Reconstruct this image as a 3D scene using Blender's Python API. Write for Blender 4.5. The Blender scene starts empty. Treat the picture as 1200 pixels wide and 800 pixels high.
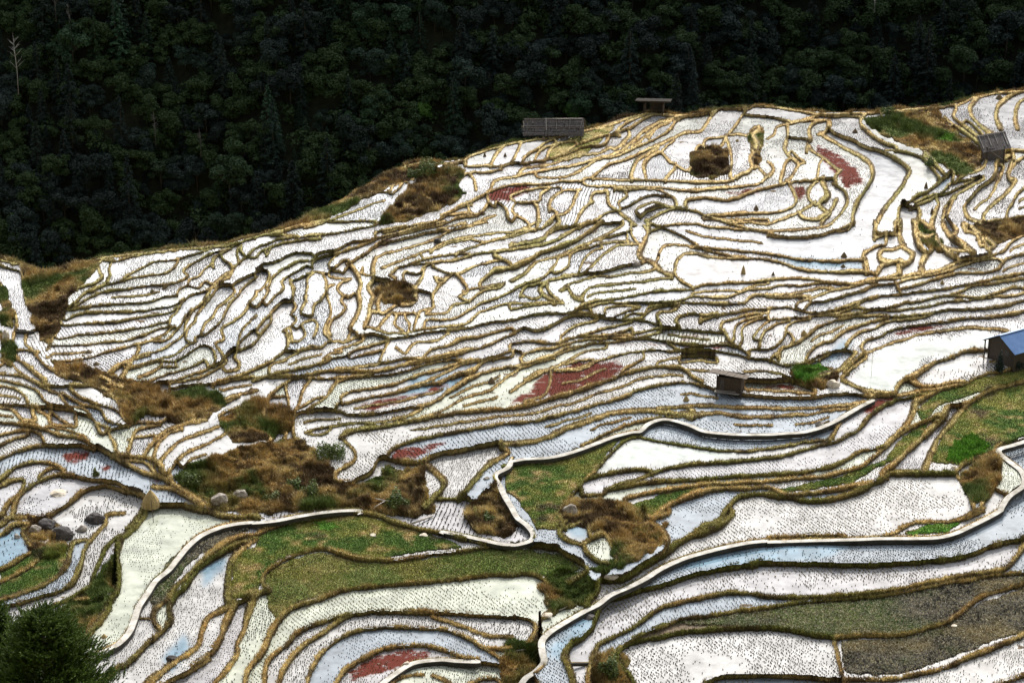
import bpy, bmesh, math, random
import numpy as np
from mathutils import Vector, Matrix, noise as mnoise

random.seed(7)
RNG = np.random.default_rng(11)
SC = bpy.context.scene
COL = SC.collection

# ------------------------------------------------------------------ camera
CAMH = 100.0                      # eye height above the ravine mouth
PITCH = math.radians(22.0)
FPX = 2823.0                      # focal length for a picture 1200 wide
cam_d = bpy.data.cameras.new('camera')
cam_d.sensor_width = 36.0
cam_d.lens = 36.0 * FPX / 1200.0
cam_d.clip_start = 1.0
cam_d.clip_end = 9000.0
cam = bpy.data.objects.new('camera', cam_d)
COL.objects.link(cam)
cam.location = (0, 0, CAMH)
cam.rotation_euler = (math.radians(90) - PITCH, 0, 0)
SC.camera = cam

# ------------------------------------------------------------------ sky and sun
SUN_EL = math.radians(40.0)
SUN_AZ = math.radians(14.0)       # east of north (+Y): the sun stands beyond the wooded mountain
wd = bpy.data.worlds.new('World')
SC.world = wd
wd.use_nodes = True
nt = wd.node_tree
nt.nodes.clear()
wo = nt.nodes.new('ShaderNodeOutputWorld')
bg = nt.nodes.new('ShaderNodeBackground')
sky = nt.nodes.new('ShaderNodeTexSky')
sky.sky_type = 'NISHITA'
sky.sun_disc = False
sky.sun_elevation = SUN_EL
sky.sun_rotation = SUN_AZ
sky.air_density = 1.0
sky.dust_density = 3.0
tc = nt.nodes.new('ShaderNodeTexCoord')
mp = nt.nodes.new('ShaderNodeMapping')
mp.inputs['Scale'].default_value = (1.0, 1.0, 2.6)
cn = nt.nodes.new('ShaderNodeTexNoise')
cn.inputs['Scale'].default_value = 3.2
cn.inputs['Detail'].default_value = 6.0
cn.inputs['Roughness'].default_value = 0.55
cr = nt.nodes.new('ShaderNodeMapRange')
cr.inputs['From Min'].default_value = 0.40
cr.inputs['From Max'].default_value = 0.58
# clouds: thick and bright on the sun's side of the sky
dotn = nt.nodes.new('ShaderNodeVectorMath'); dotn.operation = 'DOT_PRODUCT'
dotn.inputs[1].default_value = (math.sin(SUN_AZ), math.cos(SUN_AZ), 0.25)
gl = nt.nodes.new('ShaderNodeMapRange')
gl.inputs['From Min'].default_value = -0.2
gl.inputs['From Max'].default_value = 1.0
gl.inputs['To Min'].default_value = 3.0
gl.inputs['To Max'].default_value = 26.0
cc = nt.nodes.new('ShaderNodeCombineColor')
mixc = nt.nodes.new('ShaderNodeMix'); mixc.data_type = 'RGBA'
nt.links.new(tc.outputs['Generated'], mp.inputs['Vector'])
nt.links.new(mp.outputs[0], cn.inputs['Vector'])
nt.links.new(cn.outputs['Fac'], cr.inputs['Value'])
nt.links.new(tc.outputs['Generated'], dotn.inputs[0])
nt.links.new(dotn.outputs['Value'], gl.inputs['Value'])
for i in range(3):
    nt.links.new(gl.outputs[0], cc.inputs[i])
nt.links.new(cr.outputs[0], mixc.inputs['Factor'])
nt.links.new(sky.outputs[0], mixc.inputs[6])
nt.links.new(cc.outputs[0], mixc.inputs[7])
nt.links.new(mixc.outputs[2], bg.inputs['Color'])
bg.inputs['Strength'].default_value = 0.11
nt.links.new(bg.outputs[0], wo.inputs['Surface'])

sl = bpy.data.lights.new('sun', 'SUN')
sl.energy = 4.6
sl.angle = math.radians(0.53)
sl.color = (1.0, 0.955, 0.88)
so = bpy.data.objects.new('sun', sl)
COL.objects.link(so)
sdir = Vector((math.sin(SUN_AZ) * math.cos(SUN_EL), math.cos(SUN_AZ) * math.cos(SUN_EL), math.sin(SUN_EL)))
so.rotation_euler = sdir.to_track_quat('Z', 'Y').to_euler()
so.location = (60, 300, 260)

SC.view_settings.view_transform = 'Standard'
SC.view_settings.look = 'None'
SC.view_settings.gamma = 1.0
SC.view_settings.use_curve_mapping = False
SC.view_settings.exposure = 0.25
SC.cycles.max_bounces = 6
SC.cycles.diffuse_bounces = 3
SC.cycles.glossy_bounces = 3
SC.cycles.transparent_max_bounces = 8

# ------------------------------------------------------------------ bank and path lines traced in image coordinates
TRACE = """@0 600
b5: -40,430 0,410 80,385 180,350 270,300 315,240 330,170 345,140 410,130
b5: -40,455 60,435 180,400 290,365 350,320 380,240 400,170 440,110 490,60 500,10 580,5
n4: 130,470 250,440 340,400 420,350 440,290 480,200 500,160 560,110
n7: 680,0 650,50 600,95 560,140 550,220 555,300 550,360 520,420 480,490 430,550 400,590 300,700 200,850
b3: 260,430 400,400 520,370
b4: -10,275 60,240 140,190 160,180 110,100 130,60
b3: -10,330 80,290 160,240 190,200 150,150
b5: 0,110 60,65 130,55
p6: 1200,45 1100,55 1020,75 940,110 880,160 830,220 790,270 730,320 690,380 650,440 630,500 605,560 560,610 510,640 430,680 380,750 350,850
b6: 1200,100 1100,125 1010,180 940,240 880,300 820,350 780,410 730,450 720,510 760,560
n6: 1200,120 1090,165 990,220 920,280 870,350 820,400 795,450 800,510 760,560 700,610 650,660 600,710 540,740 440,850
b2: 650,495 720,500
b6: 1200,130 1130,175 1085,230 1070,300 1065,400 1070,440 980,490 945,560 930,620 880,660 820,700 740,760 680,810 640,850
b6: 1100,440 1060,520 1030,600 980,670 900,720
b5: 980,690 900,745 820,780 760,820 740,860
b4: 1070,430 1140,420 1200,370
b7: 1200,390 1160,480 1140,560 1110,620 1110,660 1060,740 1000,800 960,860
b5: 1200,690 1160,750 1140,860
@300 600
b6: 200,30 280,10 460,5 560,15 640,45 740,75 850,95 960,120 1080,150 1200,155
p4: 870,90 960,106 1060,128 1150,148 1210,152
b5: -10,110 60,80 130,55 200,25
b4: 30,330 40,290 90,250 150,215 290,175 380,190 460,215 560,225 680,225 790,205 870,195 1000,180 1100,160 1200,160
b4: 30,330 60,370 0,395
b5: 1210,295 1080,298 960,315 840,325 720,335 600,345 490,355 380,375 310,405 210,435 140,470 100,520 70,570 40,640 0,700
b4: 430,480 300,520 190,570 150,620 80,670 50,720 40,800 30,860
b5: 1210,495 1060,485 900,475 760,470 650,470 540,470 430,490 370,525 310,570 230,620 170,680 130,740 110,800 90,860
b4: 830,490 900,510 1000,545 1080,575 1200,585
b4: 240,860 240,800 270,720 310,660 380,600 450,565 560,545 660,540 780,545 880,550 940,570 1010,600 1060,635 1090,650
b4: 350,860 380,800 420,740 500,690 590,645 680,630 770,625 840,635 900,655 970,680 1040,690
p4: 550,860 590,805 660,750 740,705 860,690 940,695 1040,698
b5: 940,705 1080,710 1170,725 1210,740
b4: 600,860 640,800 700,770 780,760
b4: 830,765 890,790 930,830
b4: 1020,800 1120,780 1160,830
b5: 1090,650 1150,690 1200,720
b4: 1060,635 1130,640 1200,640
@600 600
p5: 0,-20 10,0 30,30 70,60 100,100 90,130 30,150 0,153
b5: 30,155 130,160 210,175 260,205 320,240 350,275 270,325
b5: 350,55 330,50 270,60 225,90 260,130 330,155 350,190 400,230 460,245 490,230 480,180 440,105 380,120 330,150
b3: 350,55 365,110 370,130
b5: 730,0 650,45 700,80 725,130 720,180 680,220
n7: 1030,0 1000,40 940,80 820,125 760,160 720,200 650,235 580,280 520,315 410,325 400,370 350,430
p7: 1200,133 1100,143 1000,163 900,188 800,218 700,263 620,313 540,353 460,388 400,433 340,463 260,508 180,558 140,603 143,660 150,700 110,745 60,780 20,850
n7: 1200,240 1090,255 1000,265 860,295 780,320 700,345 600,370 520,395 440,425 405,470 380,540 330,590 280,620 250,670 270,730 290,800 290,860
b2: 380,440 380,465
b5: 1210,400 1100,380 1000,380 900,400 780,425 700,450 640,490 560,545 460,595 410,620 380,680 360,760 360,860
k2: 280,705 360,705
k2: 400,705 440,705
b4: 1210,455 1060,465 900,490 800,500 700,540 620,570 560,600 500,640 460,700
n6: 1210,545 1060,545 920,555 800,565 700,590 600,605 540,625 505,650 500,700 540,750 570,800 580,860
b4: 900,810 920,800 980,775 1100,770 1200,765
b4: 0,295 60,290 130,305 170,350 160,420 180,450 150,490
b4: 0,490 80,505 110,540 90,590 60,620 0,640
b4: -10,700 60,745 120,800 150,860
@900 600
p6: 1090,-10 1040,20 960,60 880,97 800,117 700,122 540,122 400,127 200,132 0,138
b3: 0,120 120,112 250,108 360,112
b4: 1010,-5 930,30 850,45 720,45 660,60 600,95 540,110
n6: 0,240 200,245 380,250 560,245 720,235 860,220 960,200 1040,165 1120,140 1190,130 1260,90
b5: 0,395 120,400 280,395 400,385 520,375 640,355 760,330 880,305 1000,285 1110,265 1160,215 1200,165 1260,120
b4: 0,440 100,430 250,415 400,405 560,390 700,365 850,330 950,320 1050,295 1200,285 1290,270
n4: 0,545 100,555 200,575 310,590
b5: 310,590 420,580 560,580 660,570 760,540 840,515 900,475 950,430 1010,395 1100,365 1210,335 1290,310
b3: 310,595 330,680 350,780
b5: 0,770 160,775 300,785 400,785 560,785 700,760 830,730 930,685 1050,640 1140,600 1210,570 1290,530
b4: 860,860 980,840 1100,800 1290,740
@0 420
b4: -20,40 40,10 80,0
b4: -20,65 0,70 100,85 180,120 260,130 380,125 480,140 530,175 560,220 580,280 600,300
b3: -20,95 0,100 90,120 170,150 210,200 260,220 340,225 400,240 450,300 520,330
b3: 60,30 100,70 180,115
b3: 90,10 150,60 210,110 200,130
b3: -20,125 0,130 60,140 110,170 130,205 130,215
b3: 190,130 280,170 300,200 320,220
b3: 290,165 380,215 470,240 500,290 560,310
b3: 330,145 380,185 460,215 540,240 580,280
b4: -20,213 0,215 100,220 200,230 300,240 380,260 440,290 470,350
b4: 0,230 60,240 110,290 160,290 150,250
b3: 180,245 230,270 240,305 330,320
b4: 240,255 290,290 350,320 355,270
b5: -20,300 0,300 110,310 200,330 280,360 380,375 420,400 470,430 520,455 600,500 680,540 760,560 840,610 900,650 980,700
b4: -20,365 0,360 100,340 180,350 210,400
b4: -20,420 0,410 60,380 130,360
b5: -20,480 0,470 100,430 200,410 300,410 380,410 440,430 
b3: 220,320 330,340 400,370
b4: -20,580 0,570 60,520 140,490 220,490 280,510 300,540
b3: 180,560 230,520 300,520
b5: 60,740 80,660 140,600 200,570 260,550 340,550 420,570 500,575 560,590 600,620 650,640
b4: -20,605 0,600 60,575 110,570 100,620 40,680 0,740
b5: 200,750 280,710 350,660 400,620 480,600 540,610 600,630 660,640 700,680
b5: -10,785 60,745 200,750 280,790
n6: 600,800 650,740 680,700 760,690 860,690 940,710 1020,735 1100,745 1200,745
b4: 720,600 800,610 880,650 950,690
b4: 500,345 540,330 600,315
b4: 600,450 620,380 640,340 700,320 750,310
b4: 600,320 650,300 750,300 790,280 860,270 910,285
b4: 680,450 710,400 760,350 830,320 900,290
b4: 720,460 740,400 790,350 850,330
b4: 900,280 910,250 960,220 1050,190 1110,170 1200,150
b3: 960,290 990,230 1050,210 1120,180
b3: 1030,270 1060,250 1120,230 1200,190
b4: 510,75 540,50 600,15 630,-10
b3: 580,40 640,40 740,15 820,15
b3: 650,85 720,55 760,25
b3: 660,140 720,100 800,70 900,40 960,10
b3: 690,150 750,120 850,110 960,80 1060,20
b4: 800,140 900,125 1000,120 1100,100 1200,75
b5: 260,40 360,75 460,85 540,120 600,150
b4: 520,370 540,400 545,435
b3: 600,380 650,370 720,360
b5: 530,455 620,460 700,470 750,500 760,530 800,560
b3: 590,480 680,490 720,530
@300 420
b4: 0,105 100,90 200,90 330,95 420,90 520,75 640,45 760,20 860,0
b3: 330,180 360,130 420,100 520,85 640,75 760,40 860,15 960,5
b4: 400,180 450,155 560,140 650,120 760,80 870,50 960,20 1040,5
b4: 380,215 420,210 520,185 640,165 760,130 850,115 930,85 1020,55 1060,20 1110,0
b4: 170,290 200,260 300,245 400,250 430,265 520,265 620,250 700,235 790,220 850,195 930,140 1000,95 1080,65 1180,40
b3: 640,280 720,265 800,215
b3: 800,275 870,245 950,200 1020,170 1100,145 1180,85 1200,75
b3: 260,340 340,320 440,305 560,300 660,285 700,290
b6: 400,370 450,340 560,325 680,305 780,285 880,265 1000,250 1110,240 1200,235
b6: 400,370 430,400 465,440 460,480 420,510 370,540 380,575 440,580 500,560 540,535 570,480 600,465 660,415 740,385 840,365 940,345 1060,325 1200,300
b7: 600,465 680,485 780,490 790,480 850,450 950,435 1050,415 1120,400 1200,390
b7: 790,490 830,520 880,570 880,600 830,660 800,690
b4: 830,660 900,660 1000,665 1020,700 1050,780
b6: 1150,420 1180,440 1100,490 1050,540 1000,600 950,650 
p5: 1200,470 1180,510 1120,545 1140,590 1170,650 1200,700
b4: 30,440 60,400 100,320 150,220 140,120 200,95
b4: 120,400 170,290 210,180 230,130 260,95
b4: 240,240 330,180 380,100
b5: 170,290 180,370 220,390
b3: 230,350 300,360 350,330
b4: 40,290 50,200 130,120
b3: 0,240 60,190 120,180
b3: 190,240 280,190 330,180
p5: -10,770 100,758 200,738 300,722 400,712 490,712
@600 420
n6: -5,235 100,215 200,185 330,145 440,105 540,70 640,45 730,40 800,50 850,90 890,110
b5: -5,305 100,295 200,270 300,245 400,215 500,190 580,155 660,130 760,115 840,115 900,130 980,150 1080,170 1200,180
b8: -5,405 80,390 160,370 260,325 360,290 450,260 560,245 680,245 760,260 840,260
b5: 680,235 800,225 900,220 1000,225 1100,230 1200,230
b5: 830,265 900,260 980,255 1060,270 1200,275
b4: 330,410 420,365 520,320 620,290 740,275 830,265
p5: 0,480 60,470 160,465 240,450 320,425 400,395 480,365 560,345 600,340 640,305 700,285 760,290 840,315 900,340 980,350 1060,355 1200,355
n4: 390,530 440,470 490,420 540,380 590,370 660,385 750,400 850,415 960,430 1080,435 1200,425
n5: 330,640 320,590 370,560 430,545 520,530 600,520 650,530
n5: 440,620 500,590 560,575 620,555 700,525 760,510 860,495 960,490 1080,480 1200,465
n5: 440,620 520,605 620,585 740,575 860,570 980,560 1100,550 1200,545
b5: 540,680 530,660 600,640 700,620 800,605 900,590 1040,585 1200,575
b5: 630,770 650,760 720,700 800,660 880,630 980,610 1100,610 1200,600
b4: 540,680 600,720 650,750
n6: 870,810 960,770 1000,720 1050,660 1120,640 1200,640
b4: 250,800 230,740 250,670 300,620 350,560 390,530
b4: 330,640 420,640 440,620
b4: 220,780 270,760 320,775
b4: -5,155 60,110 120,80 200,40 300,15 380,5
b3: 60,200 150,170 180,100 180,60
b3: 200,60 330,50 400,10
b4: 490,90 530,50 600,10 620,0
b3: -5,70 80,30 200,0
b3: -5,45 100,15 170,-5
b3: 790,20 880,10 960,20
b3: 800,50 860,55 930,60
b3: 1090,110 1200,105
b3: 1090,140 1200,150
b3: 1090,60 1200,60
@900 420
b5: 490,175 420,135 370,110 350,90 390,50 440,10 460,-10
b5: 420,135 540,165 600,160
b5: 870,-5 800,15 740,50 690,85 650,95 610,130 600,160
b5: 670,105 720,130 780,130 850,115 920,110
b5: 490,180 600,170 700,155 780,145 870,130 920,120 960,100 1020,75 1100,60 1200,40 1290,20
n4: 0,470 100,450 200,420 300,395 380,360 430,330 480,270 530,230 600,200 680,180 740,165 800,150 880,130
p4: 0,355 80,350 160,345 240,325 320,290 380,255 440,220 490,195
n5: 280,390 310,350 330,310 380,270 450,230 490,185
b4: 0,185 100,185 200,185 300,170 400,170 490,180
b4: 0,230 100,235 220,230 340,220 450,210
b4: 0,270 100,265 200,260 300,240 380,235 450,210
b3: 0,425 80,412 180,392 290,385
n5: 0,545 100,540 200,530 300,505 380,470 440,435 500,425 550,410
b5: 0,575 120,565 260,555 340,535 440,505 500,460 550,420 600,370 680,320 740,295 800,270
b6: 550,410 620,340 670,270 690,210 720,190 800,150
b6: 540,540 600,490 660,430 740,360 800,300 830,260 850,225 900,220 980,190
b6: 730,520 770,430 800,370 850,310 900,250 960,200 1040,150 1120,130 1200,110 1290,90
b3: 900,220 930,235
b5: 0,610 80,635 180,635 300,620 400,600 490,580
n7: 0,640 100,655 180,670 280,665 380,640 470,600 530,570 580,540 700,540 820,540 880,540
b5: 880,535 930,490 1020,460 1060,430 1090,400
p6: 1290,350 1210,385 1150,405 1080,430 1130,480 1190,530 1200,590 1130,645 1095,695
b4: 1000,520 1020,570 1080,620 1130,640
b4: 880,540 930,600 960,690
b4: 1040,640 1000,690
b4: 620,795 680,770 780,765 880,760 960,715 1010,700
b3: 0,120 100,110 220,150
b3: 0,150 120,155 220,165
b3: 240,80 330,60 360,20 380,0
b3: 0,60 80,80 120,110
b3: 80,30 160,30 250,5
@0 0
b4: 690,2110 780,2020 860,1990 960,1965
b4: 730,2180 820,2085 920,2035 1020,2000
b4: 790,2215 860,2130 960,2085 1050,2035
b3: 860,2190 900,2150 960,2130
@0 260
b5: -60,140 0,165 40,175 60,200 90,195 130,200
b4: -60,190 0,205 40,220 90,230 100,240 110,290 115,350 130,390 160,420 175,470 165,510 130,520 120,570 150,600 180,640 220,680 260,700
b4: 130,200 170,230 190,260 220,270 260,280 310,295 360,320
b4: 170,420 165,370 175,300 190,260
b3: 180,350 230,320 260,285
b3: 190,260 220,245
k1: 85,512 160,512
b5: -10,280 20,350 45,400 70,430 75,490 60,560 70,600 110,600 180,610
b4: 60,600 90,650 150,690 210,740
b4: -30,460 0,530 40,580 60,620 40,650 0,670
b4: 60,640 150,680
b3: 0,370 40,400
b4: 350,190 400,188 450,192 480,180 530,178
b4: 480,180 460,200 470,240 480,260 440,290 400,300 360,310 330,280
b4: 530,178 510,220 515,250 500,280 480,300 430,320 390,340 350,380 310,410 290,460 270,510 240,560 220,600
b3: 480,180 540,185 620,165 700,150 780,135 860,115 960,105 1040,100 1110,105
b3: 430,180 530,178 
b3: 580,265 640,230 720,190 800,180 850,170 930,145 1000,125 1090,110
b3: 480,300 540,285 620,265 700,250 780,240 820,210 835,180
b3: 350,395 420,355 500,325 600,315 700,300 800,290 860,270 880,250
b3: 320,415 400,400 480,390 580,385 680,378 760,355 830,345
b3: 310,460 360,435 440,425 540,425 640,420 740,405 820,390 860,360
b3: 300,485 380,480 440,475 540,470 640,450 740,435 800,425 830,400
b3: 280,550 360,530 440,525 540,515 640,500 720,485 790,465
b3: 240,580 330,580 420,575 500,565 600,555 680,530 740,505 800,490
b3: 270,660 340,650 420,635 500,610 600,585 700,560 770,525 820,490
b4: 500,720 540,680 600,650 680,620 760,600 820,560 860,530 870,480 900,420 950,380 990,310 1060,260 1100,210 1150,170 1200,130
b4: 510,760 560,740 600,670 610,650 700,625
b3: 770,310 800,290 850,280 880,255 860,230 900,200 940,175 990,150 1060,130 1120,100 1200,75
b3: 830,340 840,320 880,300 930,310 960,280 1000,290 1060,240 1090,230
b3: 790,490 800,450 830,420 860,370 900,345 950,330 1000,300
b3: 880,300 890,270 930,255 960,220 990,200 1000,170 1050,140
b4: 1000,215 1000,180 1040,150 1080,125
b4: 1050,180 1080,200 1085,230 1070,260
b4: 1120,190 1110,140 1130,110 1130,140 1160,165 1200,165
b3: 870,550 900,570 920,540 960,530 1000,500 1040,460 1060,420 1080,380 1120,340 1150,300 1200,260
b3: 870,540 880,500 910,470 920,440 950,400 990,350 1020,310 1060,300
b3: 940,530 960,480 1000,440 1020,400 1060,370 1100,330 1090,300 1140,270 1200,240
b3: 600,690 680,660 760,640 820,620 880,580 920,560
b3: 650,730 710,710 760,680 830,680 820,655 880,620 920,590 940,580
b3: 650,600 600,680 580,720
b3: 700,560 760,560 800,540 850,480 870,440 900,410
b3: 940,580 990,590 1010,640 990,680 920,710 820,740 720,760 660,800
b4: 1000,680 1050,640 1030,600 1010,570 1050,550 1040,500 1090,470 1150,420 1170,380 1200,340
b4: 1060,700 1110,690 1120,660 1100,640 1110,610 1160,590 1200,560
b3: 1110,610 1120,550 1140,500 1200,440
b3: 1050,640 1100,600 1130,560 1200,500
b4: 1200,690 1150,710 1100,730 1020,750 1000,770
@300 260
b5: -10,65 60,62 150,62 200,70
b4: 0,60 100,50 190,25 260,10 340,-10
b3: 0,120 60,100 120,80 200,72 300,60 400,50 460,35 540,20 600,-10
b3: 0,170 20,140 70,120 130,100 230,85 300,80
b3: 0,240 50,230 60,260 30,310 0,330
b3: 50,160 70,120 ; 
b3: 30,200 90,190 130,170 180,150 260,150
b4: 60,300 80,260 130,220 190,190 260,180 300,150 380,130 440,100 520,85 600,70 700,45 800,20 880,0
b4: 50,390 90,350 130,310 120,280 160,250 190,235 230,210 265,215
b4: 0,400 30,370 60,320 50,310
b4: 20,530 70,470 70,430 120,380 160,375 175,340 170,300 160,270
b4: 0,560 20,530 0,510 60,440
b4: 130,510 160,490 190,460 165,430 185,400 170,360 180,310 160,280 220,260 265,235 320,240
b4: 130,610 150,570 145,520 170,560 160,490
b4: 265,215 265,190 300,170 380,150 440,130 520,100 560,85
b3: 300,240 340,240 350,220 340,200 370,165 440,120
b4: 230,360 240,300 240,270 265,240
b4: 210,430 215,400 235,370 230,355
b4: 210,430 260,440 275,390 300,370 330,320 340,300
b4: 190,500 230,470 270,460 290,490 270,540
b4: 200,560 230,530 220,500
b4: 310,240 330,280 330,330 345,390 350,430 330,480 320,520 350,550
b4: 360,295 330,310
b4: 345,255 390,265 440,270
b4: 440,200 410,240 390,235 360,230 400,190 430,180
b4: 430,200 500,155 580,110 660,90 740,70 820,50 900,25 980,5
b7: 440,200 470,240 490,290 480,340 485,400 465,450 440,500 470,520
b5: 440,270 400,290 385,320 430,355 460,340
b4: 400,370 420,400 400,430 360,460 340,500 350,530
b7: 560,170 545,220 550,270 530,310 550,350 535,400 530,450 510,490
b4: 560,170 600,150 680,130 760,110 840,80 920,40 1000,20 1080,0
b4: 490,240 520,250
b4: 570,275 640,280 650,260 630,250 660,220 720,200 800,175 900,155 1000,150
b3: 590,215 660,190 740,160 790,140 860,120 900,100 1000,85 1080,95 1200,70
b3: 790,175 770,150 820,130
b5: 690,260 700,235 760,245 790,210 840,190 940,180 1040,150 1140,140 1200,130
b4: 940,155 950,145 1040,110 1140,80 1200,60
b4: 820,140 870,100 960,75 1060,60 1140,50 1200,45
b3: 740,200 830,190
b5: 760,290 780,250 790,220
b5: 740,320 800,330
b6: 570,420 570,370 600,330 650,300 700,290 740,310 750,360 720,390 660,390 600,430 570,420
b4: 830,210 880,235 920,245 960,240 1020,210 1100,190 1150,180
b5: 840,265 880,270 930,245 970,280 990,325 950,350 1000,375
b5: 830,400 830,340 860,300 890,270
b4: 970,325 1050,310 1110,300 1160,290
b5: 1050,290 1080,260 1120,230 1200,200
b4: 1000,375 1030,350 1080,320 1140,310
b5: 1120,160 1160,180 1190,195
b5: 830,400 800,430 860,430 900,420 920,390 1000,375
b5: 570,500 600,460 640,425 660,440 650,480 690,510
b5: 650,430 700,430 740,430
b4: 740,500 750,460 770,420 830,400
b4: 700,450 720,480 710,520
b4: 790,490 800,460 880,460 940,450 1010,410 1060,380 1120,360 1200,340
b4: 700,520 800,500 900,490 980,480 1040,430 1060,420 1120,400 1200,380
b4: 510,490 560,500 620,520 700,520
b4: 620,550 700,540 800,520 900,510 980,500 1060,480 1120,470 1200,450
b4: 510,530 560,530 620,550 600,600 580,650
b4: 430,560 480,540 510,530 
b4: 370,600 440,580 500,555
b4: 660,590 700,615 740,570 800,560 860,550 900,520
b4: 440,640 520,620 600,600
b4: 350,640 420,630 470,600 540,580 620,560
b4: 60,700 70,670 130,650 180,620 220,600 300,590
b4: 130,610 220,600 260,580 300,590 350,560 420,560 440,520
b4: 0,690 60,660 130,610
b5: -10,745 100,710 200,690 280,670 340,650
b4: 380,690 480,680 600,660 700,640 800,640 900,620 1000,600 1080,580 1200,540
b4: 300,670 340,620 400,610
b5: 100,720 220,720 330,700 440,700 560,700 660,680 760,650 860,640 940,620 1000,600
b4: 780,640 820,600 900,580 960,550 1040,540 1110,520 1200,500
b4: 650,800 760,760 860,720 960,670 1040,650 1120,630 1200,610
b4: 860,760 940,720 1020,700 1060,660 1130,640 1200,630
b3: 500,230 500,215
@600 260
b4: 0,70 60,50 120,35 180,10 190,-10
b4: 0,55 80,20 130,-5
b5: -5,110 80,95 140,80 180,40 220,0
b4: -5,130 100,115 190,95 260,55 320,25 360,0
b8: -5,230 60,190 130,150 200,125 270,100 330,70 400,20 420,0
b4: 0,275 60,240 110,190 180,170 250,150 330,110 420,80 500,60 560,40
b4: 0,310 60,290 120,275 170,240 210,190 220,165 280,150
b4: 200,240 260,210 280,150 360,120 440,100 530,90
b4: 310,245 330,190 360,150 420,120 
b4: 240,255 330,240 380,200 430,150 500,110 560,105
b4: 40,350 60,310 130,290 200,270 290,255 380,240 440,235 520,210 600,195
b6: 160,290 130,320 160,350 200,370
b4: 60,350 100,360 140,345
b4: 160,290 175,330 220,370
b6: 230,320 260,310 290,350 320,360
b4: 230,320 270,290 340,270 400,255 470,255 560,240 650,230
b4: 320,360 350,320 400,300 500,290 600,280 700,265 750,262
b8: 640,10 635,60 600,140 610,175 660,190 700,230 750,250
b4: 600,195 620,190
b3: 540,60 545,100 600,105
b4: 640,50 700,30 760,50 820,80 870,110
b5: 680,180 690,145 720,110 780,108 850,115 900,120 1000,130 1100,140 1200,150
b5: 760,240 770,190 800,155 860,148 920,160 1000,170 1100,172 1200,175
b5: 760,240 790,275 850,310
b4: 840,120 900,130 1000,155 1090,165
b4: 660,10 700,20 850,10 920,25 1000,30 1100,40 1200,50
b4: 850,310 920,295 1000,288 1100,285 1200,278
b4: 320,400 360,380 420,368 500,360 580,345 660,330 750,322 850,318
b3: 840,345 860,330 940,325 1040,322 1060,330 1130,300 1200,290
b4: 300,410 360,400 440,380 540,380 640,378 740,375 800,365 850,350 960,355 1040,345 1100,320 1200,300
b4: 320,425 370,430 360,400
b4: 370,430 430,440 440,405 500,395 580,395
b3: 480,445 540,420 600,400
b3: 510,460 560,430 620,430 640,400 700,390 800,380
b4: 600,460 640,420 690,400 780,390
b5: 700,490 680,450 690,425 740,420 780,395
b5: 790,500 770,460 800,440 860,430 900,440 960,430
b4: 880,470 900,460 960,440 1040,425 1120,410 1200,410
b4: 800,380 900,380 1000,385 1090,380
b6: 1090,380 1130,350 1200,340
b4: -5,380 60,385 150,380 240,380
b4: -5,410 80,395 180,380
b4: -5,470 80,440 160,430 240,430 300,420
b5: -5,520 60,500 120,510 200,480 280,440 360,440 420,450 500,460 600,460 680,480
b4: 230,535 300,490 400,460
b4: 250,550 340,530 400,510 480,490 560,470
b4: -5,575 80,560 200,570 300,540 400,535 500,520 560,500
b4: 430,535 520,530 600,520 700,500 800,505 900,515 1000,520
b4: 40,640 60,620 120,600 200,590 300,560 400,550 500,545 600,540 700,515
b4: 40,640 50,665 100,655 200,620 260,590 340,580
b4: -5,680 60,680 160,640 260,605 380,570 480,565 560,550 640,550 720,560 820,575 900,580 1000,575 1080,600
b3: -5,600 40,610
b3: 60,740 120,700 180,690 260,650 340,610 440,590
b3: 200,690 300,690 380,660 440,640 520,620 600,610 680,600 740,610
b3: 740,610 840,600 940,605 1040,620 1120,640 1200,640
b3: 680,660 760,640 860,630 960,640
b4: 720,560 780,600 860,610
b5: 980,500 1000,520 1020,560 1060,590 1110,620
b4: 980,500 990,470 1060,450 1140,430 1200,425
b4: 1040,550 1050,490 1100,460 1170,440
b5: 1080,560 1080,500 1120,470 1200,445
b4: 1160,570 1180,520 1200,500
b3: 1120,600 1200,590
b3: 1130,540 1200,470
@900 260
b4: -10,50 100,75 220,70 300,50 370,40 400,0
b4: -5,150 80,165 180,180 300,185 380,180 440,178
b5: -5,180 80,200 160,225 260,235 360,235 440,235 510,245
b6: 460,230 455,180 450,150 500,120 550,105 550,60 510,50 500,0
b5: 550,50 590,60 600,0
b6: 520,150 540,130 600,125
b6: 520,150 530,180 580,190 620,185
b7: 620,0 620,80 640,120 680,150 660,190 620,210 620,240
b5: 510,245 540,205 590,190
b7: 690,0 690,60 710,120 740,150 720,200 725,235
b7: 690,50 740,70 780,60 800,100 850,150 890,175
b5: 740,150 770,130 780,60 770,20
b7: 820,0 850,60 900,100 960,140
b6: 920,10 1000,60 1020,110 1040,140
b4: 840,130 960,140
b5: -5,270 100,265 200,270 300,285 400,290 500,270 600,265 700,245 800,230 900,185 1000,170 1100,140 1160,80 1290,40
b4: 510,270 600,250 620,240
b4: 170,415 200,380 280,370 360,345 440,325 500,300 590,290 650,270 760,250 840,235 900,210 1000,180 1080,175
b4: 130,410 140,380 220,350 300,320 360,310 440,290 500,280
b4: -5,325 60,300 140,300 220,290 320,285
b4: -5,345 80,340 160,330 240,310 300,310
b7: -5,350 60,355 120,355 190,350
b4: -5,405 80,400 130,410 200,425 280,420 360,400 420,380 500,350 600,345 700,330 800,320 900,300 1000,280 1100,260 1200,240 1290,220
b4: 600,290 620,330
b4: 610,320 700,295 800,265 900,240 1000,240 1080,220 1110,180 1200,150
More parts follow.
